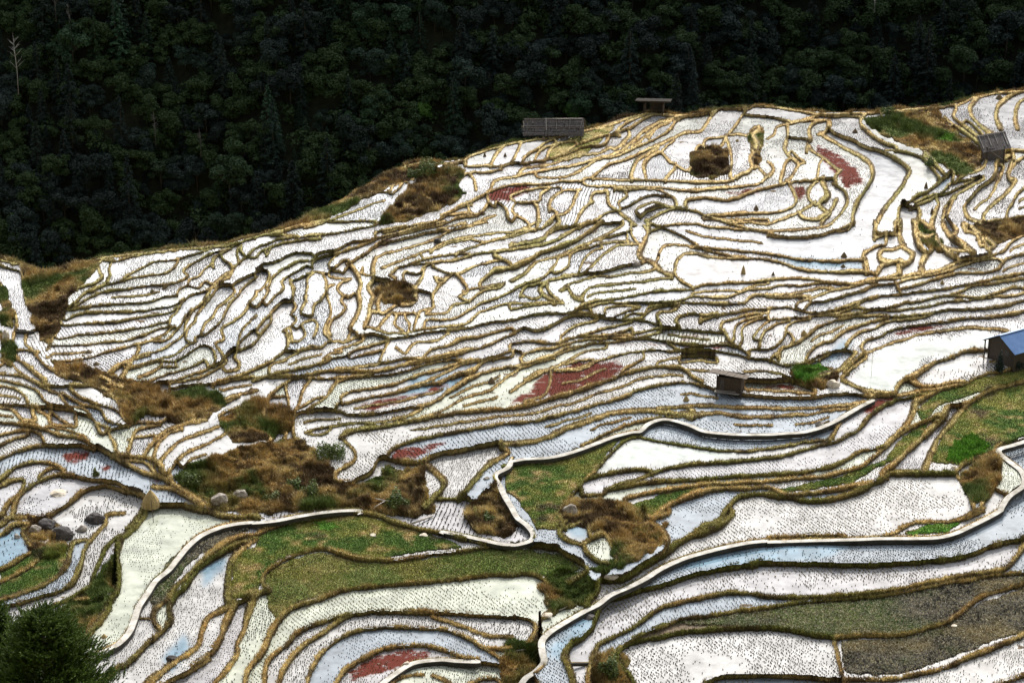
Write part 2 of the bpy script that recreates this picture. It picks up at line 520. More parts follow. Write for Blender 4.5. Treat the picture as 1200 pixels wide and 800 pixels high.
b4: -5,460 60,455 140,450 220,440 320,430 400,400 460,370 520,350
b4: 400,400 480,410 560,405 640,380 700,375 780,355 860,345 930,350 1000,355 1080,330 1140,310 1200,310
b4: 850,345 920,320 960,300 1060,290 1140,275 1200,265
b4: 220,440 320,440 420,430 500,415 600,415 680,405 760,395 840,375 920,370 1000,360 1080,350 1160,345 1200,335
b5: 50,640 60,600 130,570 190,530 240,490 310,465 400,445 500,440 560,440
b5: 180,640 230,580 300,560 350,520 420,490 500,465 590,445 680,440 760,430 840,415 940,410 1040,405 1140,385 1200,370 1290,350
b5: 360,600 380,560 430,520 500,500 560,470 640,460 720,450 760,435
b5: 440,590 460,560 520,540 580,510 660,490 740,480 820,470 920,455 1000,450 1100,440 1200,420 1290,400
b5: 440,620 500,600 570,570 640,550 700,530 780,515 860,505 940,495 1040,500 1120,510
b5: 650,740 700,710 760,670 840,640 920,610 1000,600 1110,600 1200,610
b4: 0,600 40,580 80,530 90,490 140,465 200,455
b4: 20,635 80,590 120,560 100,520
b4: 0,510 40,480 100,465
b5: -5,650 60,670 120,670 200,650 260,620 340,605 400,610
b6: 360,700 420,640 460,610
b5: 240,720 340,690 380,650 410,610
b4: 240,650 290,620
@300 100
b4: -10,715 40,700 120,690 200,660 280,640 340,620
b4: 340,640 420,640 500,635 560,640
b4: 230,665 300,650 380,620 460,590 540,560 600,540
b3: 280,590 330,560 380,520 450,490 500,470 560,440 640,400 700,370
b3: 560,490 600,475 640,470 680,455 740,440
b3: 560,500 620,500 640,470
b4: 640,510 680,470 690,450
b4: 650,430 670,395 700,370 700,430
b4: 740,430 800,410 880,390 960,365 980,370
b7: 980,375 990,320
b4: 990,320 1060,295 1120,285 1200,258
b5: 1100,375 1120,330 1150,290 1180,270
b4: 980,380 1080,380 1140,380 1200,370
b4: 930,465 960,430 1010,410 1080,410 1150,395
b4: 1030,490 1020,440 1000,420
b5: 1110,460 1130,440 1200,430
b5: 1090,555 1085,510 1120,490 1200,470
b4: 870,610 930,580 1000,550 1060,520 1100,490
b4: 600,690 680,670 760,650 840,640 900,600 960,570 1010,560
b4: 500,800 560,750 640,710 720,690 800,670 880,650 960,620 1040,610 1080,570 1090,550
b5: 1120,570 1130,550 1170,580 1180,620 1200,640
b4: 990,550 1010,600 1060,600
b4: 700,680 800,650 860,630 900,610 990,600
b4: 820,690 900,680 980,665 1060,630 1120,610
b4: 560,690 640,670 700,660
@600 100
b4: 0,365 80,365 160,350 260,320 340,290 430,280 455,240
b5: 0,360 20,320 40,270
b4: -5,265 40,262 80,245 140,235 220,225 300,210 400,195 480,180 560,145 640,125
b4: 50,355 80,320 120,300 160,270 200,255
b4: 110,345 130,310 180,285 230,270
b4: 160,350 180,300 240,270 300,265
b4: 260,310 300,280 360,260 440,235 500,235
b4: 490,220 560,200 600,170 660,140 730,135 760,140
b4: 490,220 530,180 580,155 640,130
b4: 20,425 60,390 140,375 220,360 320,330 400,320 460,290 480,300 540,250 550,230
b4: 10,430 100,410 200,390 300,375 400,345 480,325 540,285 590,240 640,200 700,170 780,150
b4: 560,290 600,260 660,210 730,170 780,155
b4: 640,245 680,200 740,170
b4: 120,430 240,430 320,400 400,350 500,330 580,290 680,250 740,210 780,160 880,135
b5: 380,430 440,380 500,360 580,330 660,290 720,265 770,240 820,220 880,215 930,150 980,110 1060,100
b4: 700,320 720,290 760,260
b6: 560,410 590,350 640,320 680,290
b6: 630,440 620,370 660,330 700,320 740,360 770,375 720,440
b5: 770,375 810,400
b5: 840,390 870,290 920,290 980,285 1000,240
b4: 900,270 920,250 1000,240 1040,200 1080,140 1110,95 1200,95
b4: 1080,140 1200,150
b5: 1010,235 1060,230 1110,235 1130,200 1160,195
b5: 1000,240 1020,290 1030,360 1020,420
b7: 1160,200 1130,230 1150,280 1120,340 1130,380
b5: 1050,430 1100,410 1140,380 1170,400
b4: -5,470 80,465 160,462 240,450 330,450
b4: 340,440 420,440 520,445 640,445 740,450 860,455 960,455 1020,450 1060,430
b4: 350,470 440,475 560,475 680,480 760,490 860,495 960,485 1080,475 1160,460 1200,430
b4: -5,520 80,490 160,480 230,480
b5: 20,550 100,550 130,540 140,510 180,480
b5: 100,550 120,580 120,640 110,680 60,670
b4: 20,550 0,580 20,610 70,640
b5: 175,590 180,540 230,500 320,490
b4: 140,670 190,620 210,600 180,580
b5: 0,690 60,680 140,670 200,620 260,590 290,540 310,490
b5: 370,545 380,510 430,500
b4: 290,660 330,590 380,545
b6: 445,500 455,560 510,600 580,655
b5: 0,745 60,740 140,715 200,680 290,660 380,640 440,600 480,590
b4: 510,580 560,560 610,530 660,515 720,520 760,530 770,570 
b4: 500,550 540,520 530,500
b4: 580,590 620,560 680,550 740,570 800,575
b4: 600,620 640,590 710,570 780,580
b4: 480,490 560,490 680,490 760,530
b4: 820,580 820,540 900,530 1000,540 1080,520 1160,490 1200,480
b4: 630,640 700,600 780,580 860,590 900,610 1000,640 1100,670 1200,690
b4: 900,630 900,610 1000,610 1080,600 1200,600
b4: 900,630 1000,630 1080,630 1200,630
b6: 1030,650 1100,640 1200,650
b4: 390,640 450,650 520,640
b5: 620,660 640,690 620,720
b4: 560,640 560,700 600,750
b4: 330,760 400,720 480,680 520,650
@900 90
b4: 0,132 60,135 110,140 160,165 230,180
b4: 0,190 80,205 110,215
b4: 110,215 180,200 240,185 300,190 360,185 430,190
b4: 0,290 30,270 40,235 110,220
b6: 90,230 90,290 80,340 110,380 140,410 120,450
b4: 100,285 160,290 200,300
b5: 110,220 190,205 280,205
b6: 200,290 195,250 220,215 290,210 270,260 240,270
b7: 280,215 290,250 340,280 400,300 450,330 520,350 570,370 620,400 660,440 640,490 600,550 560,600 520,660 500,720 500,760
b7: 250,270 300,300 370,340 430,370 480,410 490,470 460,530 430,570 400,640 400,690
b6: 180,350 190,320 210,350 260,380 320,430 340,440
b4: 230,470 240,410 260,380
b4: 110,350 140,380 170,400
b5: 60,490 80,410 100,390
b4: 0,400 20,420 20,450 0,460
b4: 120,450 80,500 0,520
b5: 100,500 130,560 130,590 100,620 0,640
b5: 0,690 60,670 140,640 200,600 220,590
b5: 130,490 200,490 240,480 310,480 320,510 360,540 370,590 340,640 290,690 200,710 0,715
b5: 230,490 190,530 190,570 220,600
b5: 320,460 310,500
b8: 260,500 280,560 240,600 280,640 220,670 160,660
b6: 320,580 290,640 250,690
b5: 0,745 100,755 220,745 320,720 400,690
b5: 440,240 435,200 480,165 560,165 640,170 700,165
b7: 440,230 480,270 540,310 600,330
b4: 550,345 600,345
b4: 530,180 560,240 610,270 660,300
b4: 630,175 640,210 690,235 700,170
b4: 760,150 760,190 810,230 860,235
b5: 760,150 800,130 870,130
b5: 830,190 860,220 920,260 970,300 1010,340 1020,400
b5: 880,150 870,190 930,240 990,290
b4: 880,140 930,105 980,95
b7: 980,100 950,140 960,190 1010,240 1050,270
b4: 980,95 1060,70 1120,75 1170,70 1250,55
b7: 1200,65 1120,100 1080,140 1070,190 1090,240
b7: 1250,90 1180,120 1160,190 1170,240
b4: 930,205 980,245 1010,280
b5: 600,345 660,360 730,385 760,420 800,470 810,490 870,440
b7: 740,360 790,420 830,460
b5: 810,490 760,530 700,560 660,590 620,610 610,680 620,740 640,790
b6: 870,450 870,500 920,460 1000,430
b4: 690,590 760,560 820,540 860,500 960,480 1010,470
b5: 690,590 710,640 690,700 700,760 720,800
b4: 700,600 760,580 790,560 840,550 880,530 960,490
b5: 760,730 780,650 800,600 790,570
b5: 880,720 840,660 850,620 870,570 920,530 1010,480
b5: 920,610 940,580 1000,520 1060,470 1080,400 1140,370
b5: 920,610 940,660 1000,680 1110,670
b4: 970,620 1000,590 1040,560 1080,480 1100,420
b5: 1010,650 1050,600 1100,560 1160,490
b4: 1120,640 1150,590 1180,540 1250,490
b5: 1110,670 1200,660 1260,670
b5: 1130,480 1130,440 1180,390 1250,370
b5: 1100,360 1140,345 1200,350
b5: 1140,345 1150,380 1130,440
b6: 840,720 820,700 830,620 870,560
b5: 930,720 980,740 1000,790
b5: 680,620 640,600
b4: 720,680 760,710
b6: 1000,690 1010,740 1060,790
b6: 500,760 560,740 600,740"""
SKY = [(-200,300),(-60,303),(0,303),(30,310),(47,318),(60,321),(80,312),(100,308),(120,300),(200,291),(270,284),(300,276),(350,262),(375,246),(400,234),(430,216),(460,201),(475,193),(500,187),(520,189),(545,186),(550,181),(600,166),(650,159),(700,148),(730,138),(760,131),(800,134),(830,131),(845,126),(875,126),(885,122),(910,124),(940,129),(970,132),(1000,131),(1030,130),(1060,127),(1100,124),(1125,120),(1140,113),(1170,107),(1200,105),(1300,98),(1500,90)]
# base relief: (u, v, height)
CTRL = [(1200,105,24),(1050,128,21.5),(885,122,21),(760,131,21),(650,158,18.5),(550,185,16.5),(450,205,15.5),(350,262,13),(270,283,11.5),(120,300,10),(60,320,9.3),(0,303,10.5),
(1200,300,17),(1000,300,15.2),(800,300,14.3),(600,300,12.4),(400,330,10.4),(250,380,8.6),(130,420,7.8),(60,430,7.4),(0,430,8.6),
(1200,440,12.6),(1000,400,12),(850,440,10.4),(700,430,9.8),(500,470,8.4),(350,460,7.2),(200,480,6),(150,500,5.2),(0,520,6.8),
(1150,520,9.6),(1000,520,8.8),(850,520,8),(700,520,7.2),(620,580,6),(450,540,7),(400,600,4),(250,590,3.8),(100,600,4.2),(0,620,4.6),
(1150,600,7.6),(1000,600,6.5),(850,620,5.2),(720,640,4),(650,640,2.4),(560,620,3.6),(400,630,3.6),(250,650,2.8),(150,680,2.4),(0,680,3.2),
(1200,700,4.8),(1000,700,4),(800,700,2.8),(700,720,1.6),(640,760,-0.4),(500,700,2.2),(350,750,1.5),(200,750,1.3),(0,800,1),(900,800,2.2),(1200,800,3.4),(500,800,.6),(640,850,-1.6),(1290,880,2.4),(-80,880,0),(300,880,-.4),(900,880,.8),(1290,400,14.5),(1290,600,8.4),(-80,500,8),(-80,650,4.5)]
# open ground between the fields (grassy banks and gullies)
WILD = """205,560 230,540 300,520 345,515 365,525 390,550 392,568 420,567 445,558 455,545 470,552 495,545 503,590 510,602 485,605 400,596 300,602 250,598 215,582
545,595 585,560 590,575 598,598 608,622 590,630 560,623 545,610
662,585 700,583 735,590 760,610 780,615 776,638 750,655 725,665 705,672 690,668 720,655 715,632 700,622 680,618 665,612 655,600
650,665 690,672 700,690 690,705 640,722 645,700 632,690
596,752 632,752 636,770 620,800 600,840 585,780
60,425 80,425 120,435 160,445 185,455 200,470 190,490 175,485 160,495 150,500 135,470 100,450 65,440
195,460 225,455 255,460 265,475 240,490 200,495 185,480
25,310 45,312 62,322 90,335 80,350 72,380 60,405 46,400 38,375 30,350 28,325
58,319 85,310 118,305 105,325 90,335 68,328
0,330 12,345 15,385 0,380
0,390 20,405 15,430 0,425
445,255 465,235 480,215 505,200 530,195 545,200 535,215 545,225 530,240 500,250 470,262 445,262
300,276 375,247 430,217 475,194 520,190 500,202 460,217 440,230 420,236 400,250 340,265
806,207 812,180 820,172 850,173 856,205 830,210
880,150 894,150 892,190 880,196
1012,138 1100,129 1118,150 1150,175 1155,188 1150,197 1125,207 1112,200 1090,180 1050,165 1020,152
440,345 455,332 475,332 486,342 484,352 468,358 448,356
1140,262 1200,258 1290,250 1290,262 1200,275 1160,288 1142,282
1070,262 1082,258 1120,300 1108,300 1080,285
698,772 715,762 733,770 742,800 735,840 700,840 694,790
32,602 60,622 82,640 62,655 40,650 32,640
118,665 135,650 137,690 125,698 72,713 100,695
65,714 130,698 134,702 118,732 100,745 60,735
1125,555 1150,542 1163,527 1170,545 1175,568 1150,588 1138,588 1128,570
922,437 945,425 975,430 985,450 960,455 930,447
255,490 300,470 340,480 345,500 320,515 270,520"""
RED = """570,222 600,214 627,215 622,226 595,238 572,238
407,310 425,300 440,285 470,272 475,276 440,295 415,310
620,450 650,430 690,420 720,420 735,430 720,445 690,455 650,468 630,465
590,475 620,455 640,452 630,470 600,478
780,392 830,390 835,397 800,398
700,400 780,400 870,405 865,412 790,406 720,405
1040,388 1065,382 1120,377 1128,382 1080,390 1050,395
410,475 480,460 520,450 535,450 500,463 440,482 415,480
455,527 520,515 530,520 480,540 460,540
1020,470 1045,463 1060,465 1030,485 1005,490
405,785 440,765 480,758 510,762 500,775 440,790 410,800
63,530 105,525 110,540 80,545
115,545 135,540 125,555
165,560 190,560 185,568
950,165 985,180 1010,200 1015,215 990,225 985,210 960,190
845,225 880,220 900,215 890,228 860,232
925,215 945,215 945,235 930,235
890,448 960,452 955,458 900,457
540,565 555,560 552,570"""
GREEN = """1090,540 1110,500 1140,465 1200,450 1290,440 1290,500 1200,512 1180,520 1170,525 1130,545
588,545 620,542 700,520 725,515 695,555 670,575 655,600 655,620 630,620 610,590 595,575
300,640 310,620 345,605 420,602 500,625 545,640 500,645 440,655 380,645 335,650 310,670 300,700 270,700 275,650
740,590 790,575 880,568 900,566 860,572 820,580 765,605 750,600
905,575 980,560 1035,540 1060,510 1095,490 1060,530 1025,550 1000,565 920,578
1075,480 1100,455 1160,440 1200,430 1290,420 1290,436 1160,455 1100,475 1080,495
1060,622 1100,612 1130,608 1110,624 1060,627
0,665 40,645 75,640 80,660 50,690 0,705
925,432 960,425 975,435 950,450 930,445"""
OLIVE = """310,675 340,655 375,648 430,658 500,655 560,642 600,642 655,650 680,665 650,675 600,672 540,680 440,685 400,690 350,705 330,730 315,715
640,180 660,165 700,150 725,142 700,170 680,185 650,190"""
DARK = """900,710 1000,705 1100,685 1200,675 1290,660 1290,680 1150,695 1110,725 1060,745 980,745 900,735 800,730 760,735 800,725
985,750 1060,747 1110,732 1150,705 1200,690 1290,680 1290,730 1180,745 1100,775 1050,790 990,788
175,700 195,660 215,640 250,620 300,610 290,620 250,640 220,660 200,690 180,720"""
BLUE = """640,765 690,712 702,706 700,725 685,745 655,775
780,665 830,650 900,640 960,637 1000,640 960,655 830,668
965,420 980,400 1002,395 990,412 975,422
-20,625 33,618 33,655 -20,680
900,300 1012,307 1012,316 940,316
1095,215 1115,200 1112,215 1100,222
230,660 265,650 262,668 240,690
190,770 215,740 225,760 200,790
660,615 685,615 690,632 670,630
480,440 560,440 540,460 470,466"""
POOL = """700,555 740,516 800,525 870,530 830,540 740,545 
1000,440 1040,405 1165,390 1165,405 1080,420 1050,460 1020,460"""
BARE = """1000,440 1020,410 1060,395 1165,388 1165,405 1080,420 1060,440 1050,460 1020,460
1075,435 1100,415 1160,408 1160,425 1100,452
800,305 900,310 1020,320 1100,325 1080,335 900,335 800,333
700,555 740,516 800,525 960,530 1060,528 830,540 740,545
1060,160 980,130 1000,150 1070,175 1100,215 1060,300 1020,330 1000,250
545,190 640,160 640,180 545,200
1150,115 1200,110 1200,150 1150,150
880,120 960,130 900,170 860,200
870,265 1000,290 1160,305 1120,310 1000,305 900,290"""

U0, U1, V1 = -170, 1380, 880
V0 = 88
NU, NV = U1 - U0 + 1, V1 - V0 + 1
ug = np.arange(U0, U1 + 1, dtype=np.float64)
vg = np.arange(V0, V1 + 1, dtype=np.float64)
UU, VV = np.meshgrid(ug, vg)
sp, cp = math.sin(PITCH), math.cos(PITCH)

def rays(u, v):
    x = (np.asarray(u, float) - 600) / FPX
    y = -(np.asarray(v, float) - 400) / FPX
    return x, cp + y * sp, -sp + y * cp

def on_level(u, v, z):
    """the point of the level z on the camera ray through image pixel (u, v)"""
    dx, dy, dz = rays(u, v)  # camera rays through the image pixels
    t = (z - CAMH) / dz
    return dx * t, dy * t

def to_uv(x, y, z):
    zz = np.asarray(z, float) - CAMH
    depth = y * cp - zz * sp
    up = y * sp + zz * cp
    return 600 + FPX * x / depth, 400 - FPX * up / depth

_VT = {}
def vnoise(x, y, scale, seed=0, octaves=3):
    """smooth value noise, -1..1"""
    out = np.zeros(np.shape(x)); amp = 1.0; tot = 0.0
    for o in range(octaves):
        T = _VT.get((seed, o))
        if T is None:
            T = _VT[(seed, o)] = np.random.default_rng(1000 + seed * 17 + o).uniform(-1, 1, (256, 256))
        fx = np.asarray(x) / scale * 2 ** o + 31.7 * o
        fy = np.asarray(y) / scale * 2 ** o + 17.3 * o
        ix = np.floor(fx).astype(int); iy = np.floor(fy).astype(int)
        tx = fx - ix; ty = fy - iy
        tx = tx * tx * (3 - 2 * tx); ty = ty * ty * (3 - 2 * ty)
        a = T[iy & 255, ix & 255]; b = T[iy & 255, (ix + 1) & 255]
        c = T[(iy + 1) & 255, ix & 255]; d = T[(iy + 1) & 255, (ix + 1) & 255]
        out += amp * ((a * (1 - tx) + b * tx) * (1 - ty) + (c * (1 - tx) + d * tx) * ty)
        tot += amp; amp *= 0.5
    return out / tot

def poly_mask(text, jitter=1.5):
    M = np.zeros((NV, NU), bool)
    ju = vnoise(UU, VV, 9, 91, 2) * jitter * 2; jv = vnoise(UU, VV, 9, 92, 2) * jitter * 1.4
    for ln in text.strip().split('\n'):
        p = np.array([[float(a) for a in q.split(',')] for q in ln.split()])
        a0 = max(int(p[:, 0].min()) - 6 - U0, 0); a1 = min(int(p[:, 0].max()) + 7 - U0, NU)
        b0 = max(int(p[:, 1].min()) - 6 - V0, 0); b1 = min(int(p[:, 1].max()) + 7 - V0, NV)
        if a1 <= a0 or b1 <= b0: continue
        X = UU[b0:b1, a0:a1] + ju[b0:b1, a0:a1]; Y = VV[b0:b1, a0:a1] + jv[b0:b1, a0:a1]
        ins = np.zeros(X.shape, bool)
        for i in range(len(p)):
            x1, y1 = p[i]; x2, y2 = p[i - 1]
            if y1 == y2: continue
            c = ((y1 > Y) != (y2 > Y)) & (X < (x2 - x1) * (Y - y1) / (y2 - y1) + x1)
            ins ^= c
        M[b0:b1, a0:a1] |= ins
    return M

def samp(A, u, v):
    """bilinear sample of a grid"""
    fu = np.clip(np.asarray(u, float) - U0, 0, NU - 1.001); fv = np.clip(np.asarray(v, float) - V0, 0, NV - 1.001)
    iu = fu.astype(int); iv = fv.astype(int); tu = fu - iu; tv = fv - iv
    return (A[iv, iu] * (1 - tu) + A[iv, iu + 1] * tu) * (1 - tv) + (A[iv + 1, iu] * (1 - tu) + A[iv + 1, iu + 1] * tu) * tv

# ---- parse the lines, close their ends onto their neighbours, smooth them
LINES = []
off = (0, 0)
for ln in TRACE.strip().split('\n'):
    if ln.startswith('@'):
        off = tuple(float(a) for a in ln[1:].split()); continue
    k, rest = ln.split(':')
    for chunk in rest.split(';'):
        pts = [(off[0] + float(q.split(',')[0]) / 4, off[1] + float(q.split(',')[1]) / 4) for q in chunk.split()]
        if len(pts) >= 2:
            LINES.append([k[0], float(k[1:]), np.array(pts)])
# banks that run on across the edge of a traced image crop join into one line
def seam_join(LN):
    for seam in (300.0, 600.0, 900.0):
        ends = [(i, e) for i, L in enumerate(LN) for e in (0, -1) if L[0] in 'bn' and abs(L[2][e][0] - seam) < 3.5]
        cand = sorted((float(np.hypot(*(LN[i][2][e] - LN[j][2][f]))), i, e, j, f) for i, e in ends for j, f in ends
                      if i < j and (LN[i][2][1 if e == 0 else -2][0] - seam) * (LN[j][2][1 if f == 0 else -2][0] - seam) < 0)
        used = set(); gone = set(); new = []
        for d, i, e, j, f in cand:
            if d > 8 or i in used or j in used: continue
            used |= {i, j}; gone |= {i, j}
            a = LN[i][2] if e == -1 else LN[i][2][::-1]
            b = LN[j][2] if f == 0 else LN[j][2][::-1]
            new.append([LN[i][0], (LN[i][1] + LN[j][1]) / 2, np.vstack([a[:-1], (a[-1:] + b[:1]) / 2, b[1:]])])
        LN = [L for k, L in enumerate(LN) if k not in gone] + new
    return LN
nl_ = len(LINES); LINES = seam_join(LINES); print('lines', nl_, len(LINES))
SEG = []
for i, (k, w, p) in enumerate(LINES):
    for a, b in zip(p[:-1], p[1:]):
        SEG.append((i, a[0], a[1], b[0], b[1]))
SEG = np.array(SEG)
def nearest_on(pt, skip):
    m = SEG[:, 0] != skip
    a = SEG[m, 1:3]; d = SEG[m, 3:5] - a
    t = np.clip(((pt - a) * d).sum(1) / np.maximum((d * d).sum(1), 1e-9), 0, 1)
    q = a + d * t[:, None]
    dd = np.hypot(*(q - pt).T)
    j = dd.argmin()
    return q[j], dd[j]
for i, L in enumerate(LINES):
    p = L[2]
    ends = []
    for e, pt in ((0, p[0]), (1, p[-1])):
        q, dd = nearest_on(pt, i)
        ends.append(q if 0.3 < dd < 10.0 and 6 < pt[0] < 1194 and pt[1] < 794 else None)
    if ends[0] is not None: p = np.vstack([ends[0], p])
    if ends[1] is not None: p = np.vstack([p, ends[1]])
    L[2] = p
# pieces of one path join into one line
PT = [L for L in LINES if L[0] == 'p']; LINES = [L for L in LINES if L[0] != 'p']
def join_one(PT):
    for i in range(len(PT)):
        for j in range(len(PT)):
            if i == j: continue
            for a in (PT[i][2], PT[i][2][::-1]):
                for b in (PT[j][2], PT[j][2][::-1]):
                    if np.hypot(*(a[-1] - b[0])) < 14:
                        n_ = ['p', PT[i][1], np.vstack([a[:-1], (a[-1:] + b[:1]) / 2, b[1:]])]
                        return [q for k, q in enumerate(PT) if k not in (i, j)] + [n_]
    return None
while True:
    nx_ = join_one(PT)
    if nx_ is None: break
    PT = nx_
LINES += PT
print('paths', len(PT), [len(q[2]) for q in PT])
# lines that leave the photograph run on beyond it
def runon(p):
    d = p[-1] - p[max(-3, -len(p))]
    d = d / max(np.hypot(*d), 1e-6)
    e = p[-1]
    out = []
    if e[0] <= 6: n = np.array([-1.0, 0.25 * d[1]])
    elif e[0] >= 1194: n = np.array([1.0, 0.25 * d[1]])
    elif e[1] >= 794: n = np.array([0.6 * d[0], 1.0])
    else: return p
    for s in (25, 55, 90, 130, 180, 240):
        q = e + n * s + d * 6
        out.append(q)
    return np.vstack([p, out])
for L in LINES:
    L[2] = runon(L[2])
    L[2] = runon(L[2][::-1])[::-1]
def catmull(p, step=2.5):
    out = []
    n = len(p)
    for i in range(n - 1):
        p0 = p[max(i - 1, 0)]; p1 = p[i]; p2 = p[i + 1]; p3 = p[min(i + 2, n - 1)]
        m = max(1, int(np.hypot(*(p2 - p1)) / step))
        for j in range(m):
            t = j / m
            out.append(0.5 * ((2 * p1) + (-p0 + p2) * t + (2 * p0 - 5 * p1 + 4 * p2 - p3) * t * t + (-p0 + 3 * p1 - 3 * p2 + p3) * t ** 3))
    out.append(p[-1])
    return np.array(out)
# the ridge's own rim line
LINES.append(['b', 4.0, np.array([(a, b + 2.5) for a, b in SKY if -210 <= a <= 1510])])
for L in LINES:
    L[2] = catmull(L[2])
    if L[0] != 'p' and L[0] != 'k':
        q = L[2]
        s = np.arange(len(q))
        amp = 0.8
        wob = vnoise(q[:, 0], q[:, 1], 6, 5, 2) * amp
        fade = np.minimum(1, np.minimum(s, s[::-1]) / 3.0)
        L[2] = q + np.stack([wob * 0.6, wob], 1) * fade[:, None]

# ---- distance to the lines
BIG = 99.0
D = np.full((NV, NU), BIG); DN = np.zeros((NV, NU)); CX = np.zeros((NV, NU)); CY = np.zeros((NV, NU))
NX = np.zeros((NV, NU)); NY = np.ones((NV, NU)); WW = np.full((NV, NU), 4.0); KD = np.zeros((NV, NU), np.int8)
KINDS = {'b': 1, 'n': 2, 'p': 3, 'k': 4}
for k, w, p in LINES:
    for (ax, ay), (bx, by) in zip(p[:-1], p[1:]):
        gd_ = 1 + 1.1 * max(0.0, float(vnoise(np.array([ax]), np.array([ay]), 45, 56, 2)[0]) - 0.05)
        wv_ = 1.0 if k in 'pk' else gd_ * 0.80 * (1 + 0.5 * float(vnoise(np.array([ax]), np.array([ay]), 11, 55, 2)[0])) * (0.78 if ay < 430 else (0.95 if ay < 540 else 1.15))
        R = w / 2 + 7
        a0 = int(max(min(ax, bx) - R - U0, 0)); a1 = int(min(max(ax, bx) + R + 1 - U0, NU))
        b0 = int(max(min(ay, by) - R - V0, 0)); b1 = int(min(max(ay, by) + R + 1 - V0, NV))
        if a1 <= a0 or b1 <= b0: continue
        X = UU[b0:b1, a0:a1]; Y = VV[b0:b1, a0:a1]
        dx, dy = bx - ax, by - ay; L2 = dx * dx + dy * dy
        if L2 < 1e-6: continue
        t = np.clip(((X - ax) * dx + (Y - ay) * dy) / L2, 0, 1)
        qx = ax + t * dx; qy = ay + t * dy
        d = np.hypot(X - qx, Y - qy)
        e = d - w * wv_ / 2
        s = slice(b0, b1), slice(a0, a1)
        m = e < D[s]
        il = 1 / math.sqrt(L2)
        D[s][m] = e[m]; CX[s][m] = qx[m]; CY[s][m] = qy[m]
        NX[s][m] = -dy * il; NY[s][m] = dx * il; WW[s][m] = w * wv_; KD[s][m] = KINDS[k]
DC = D + WW / 2                      # distance to the centre line

SKYV = np.interp(ug, [a for a, b in SKY], [b for a, b in SKY])
BELOW = VV >= SKYV[None, :]          # ground side of the ridge line
wild = poly_mask(WILD, 2.6) & BELOW
def components(mask):
    H, W = mask.shape
    parent = []
    def find(a):
        while parent[a] != a:
            parent[a] = parent[parent[a]]; a = parent[a]
        return a
    prev = []; lab = np.zeros(mask.shape, np.int32); runs = []
    for y in range(H):
        row = mask[y].astype(np.int8)
        df = np.diff(np.concatenate([[0], row, [0]]))
        st = np.nonzero(df == 1)[0]; en = np.nonzero(df == -1)[0]
        cur = []
        j = 0
        for a, b in zip(st, en):
            idn = len(parent); parent.append(idn)
            while j < len(prev) and prev[j][1] <= a: j += 1
            jj = j
            while jj < len(prev) and prev[jj][0] < b:
                ra, rb = find(prev[jj][2]), find(idn)
                if ra != rb: parent[max(ra, rb)] = min(ra, rb)
                jj += 1
            cur.append((a, b, idn)); runs.append((y, a, b, idn))
        prev = cur
    m = {}
    for y, a, b, i in runs:
        r = find(i)
        if r not in m: m[r] = len(m) + 1
        lab[y, a:b] = m[r]
    return lab, len(m)
# thin banks between the traced ones, half way across the broader strips of the middle slope
def blur(A, r):
    k = np.exp(-0.5 * (np.arange(-3 * r, 3 * r + 1) / r) ** 2); k /= k.sum()
    A = np.apply_along_axis(lambda m: np.convolve(np.pad(m, 3 * r, 'edge'), k, 'valid'), 0, A)
    return np.apply_along_axis(lambda m: np.convolve(np.pad(m, 3 * r, 'edge'), k, 'valid'), 1, A)
def scan(mask, axis):
    """steps back to the last marked cell along an axis"""
    n = mask.shape[axis]; ii = np.arange(n).reshape((-1, 1) if axis == 0 else (1, -1))
    last = np.maximum.accumulate(np.where(mask, ii, -400), axis=axis)
    return ii - last
wallm = (DC < 1.6) | ~BELOW | wild
up_ = scan(wallm, 0).astype(float); dn_ = scan(wallm[::-1], 0)[::-1].astype(float)
lf_ = scan(wallm, 1).astype(float); rt_ = scan(wallm[:, ::-1], 1)[:, ::-1].astype(float)
vth, hth = up_ + dn_, lf_ + rt_
nobank = poly_mask(BARE, 0) | poly_mask(GREEN, 0) | poly_mask(OLIVE, 0) | poly_mask(DARK, 0) | poly_mask(POOL, 0)
for target, wide in ((0.5, (13.5, 26)), (0.36, (26, 48)), (0.68, (26, 48))):
    hf = blur(np.where(wallm, np.nan_to_num(0.5), up_ / np.maximum(vth, 1)), 2) if False else up_ / np.maximum(vth, 1)
    tw = target + 0.10 * vnoise(UU, VV, 26, 66 + int(target * 100), 2)
    for _ in range(10):
        q = np.pad(hf, 1, 'edge')
        hf = np.where(wallm, hf, (q[:-2, 1:-1] + q[2:, 1:-1] + q[1:-1, :-2] + q[1:-1, 2:] + 2 * hf) / 6)
    g = hf - tw
    gy_, gx_ = np.gradient(g); gm = np.hypot(gx_, gy_) + 1e-6
    dd = np.abs(g) / gm
    gate = ~wallm & ~nobank & (vth > wide[0]) & (vth <= wide[1]) & (hth > vth * 1.5) & (VV < 505) & (vnoise(UU, VV, 34, 77, 2) > -0.35) & (gm < 0.25) & (np.abs(gy_) > np.abs(gx_) * 0.8)
    ww_ = 2.3
    cl_, cn_ = components(gate & (dd < 1.3))
    big_ = np.bincount(cl_.ravel(), minlength=cn_ + 1) > 95; big_[0] = False
    keep_ = blur(big_[cl_].astype(float), 2) > 0.06
    gate = gate & keep_
    m = gate & (dd - ww_ / 2 < D) & (dd < 6)
    sg = np.sign(g)
    CX[m] = (UU - sg * dd * gx_ / gm)[m]; CY[m] = (VV - sg * dd * gy_ / gm)[m]
    NX[m] = (gx_ / gm)[m]; NY[m] = (gy_ / gm)[m]; D[m] = (dd - ww_ / 2)[m]; WW[m] = ww_; KD[m] = 1
DC = D + WW / 2
D = D + np.where((KD == 3) | (KD == 4), 0, 0.75 * vnoise(UU, VV, 4.5, 88, 2))
barrier = (DC < 1.15) | ~BELOW
free = ~barrier & ~wild

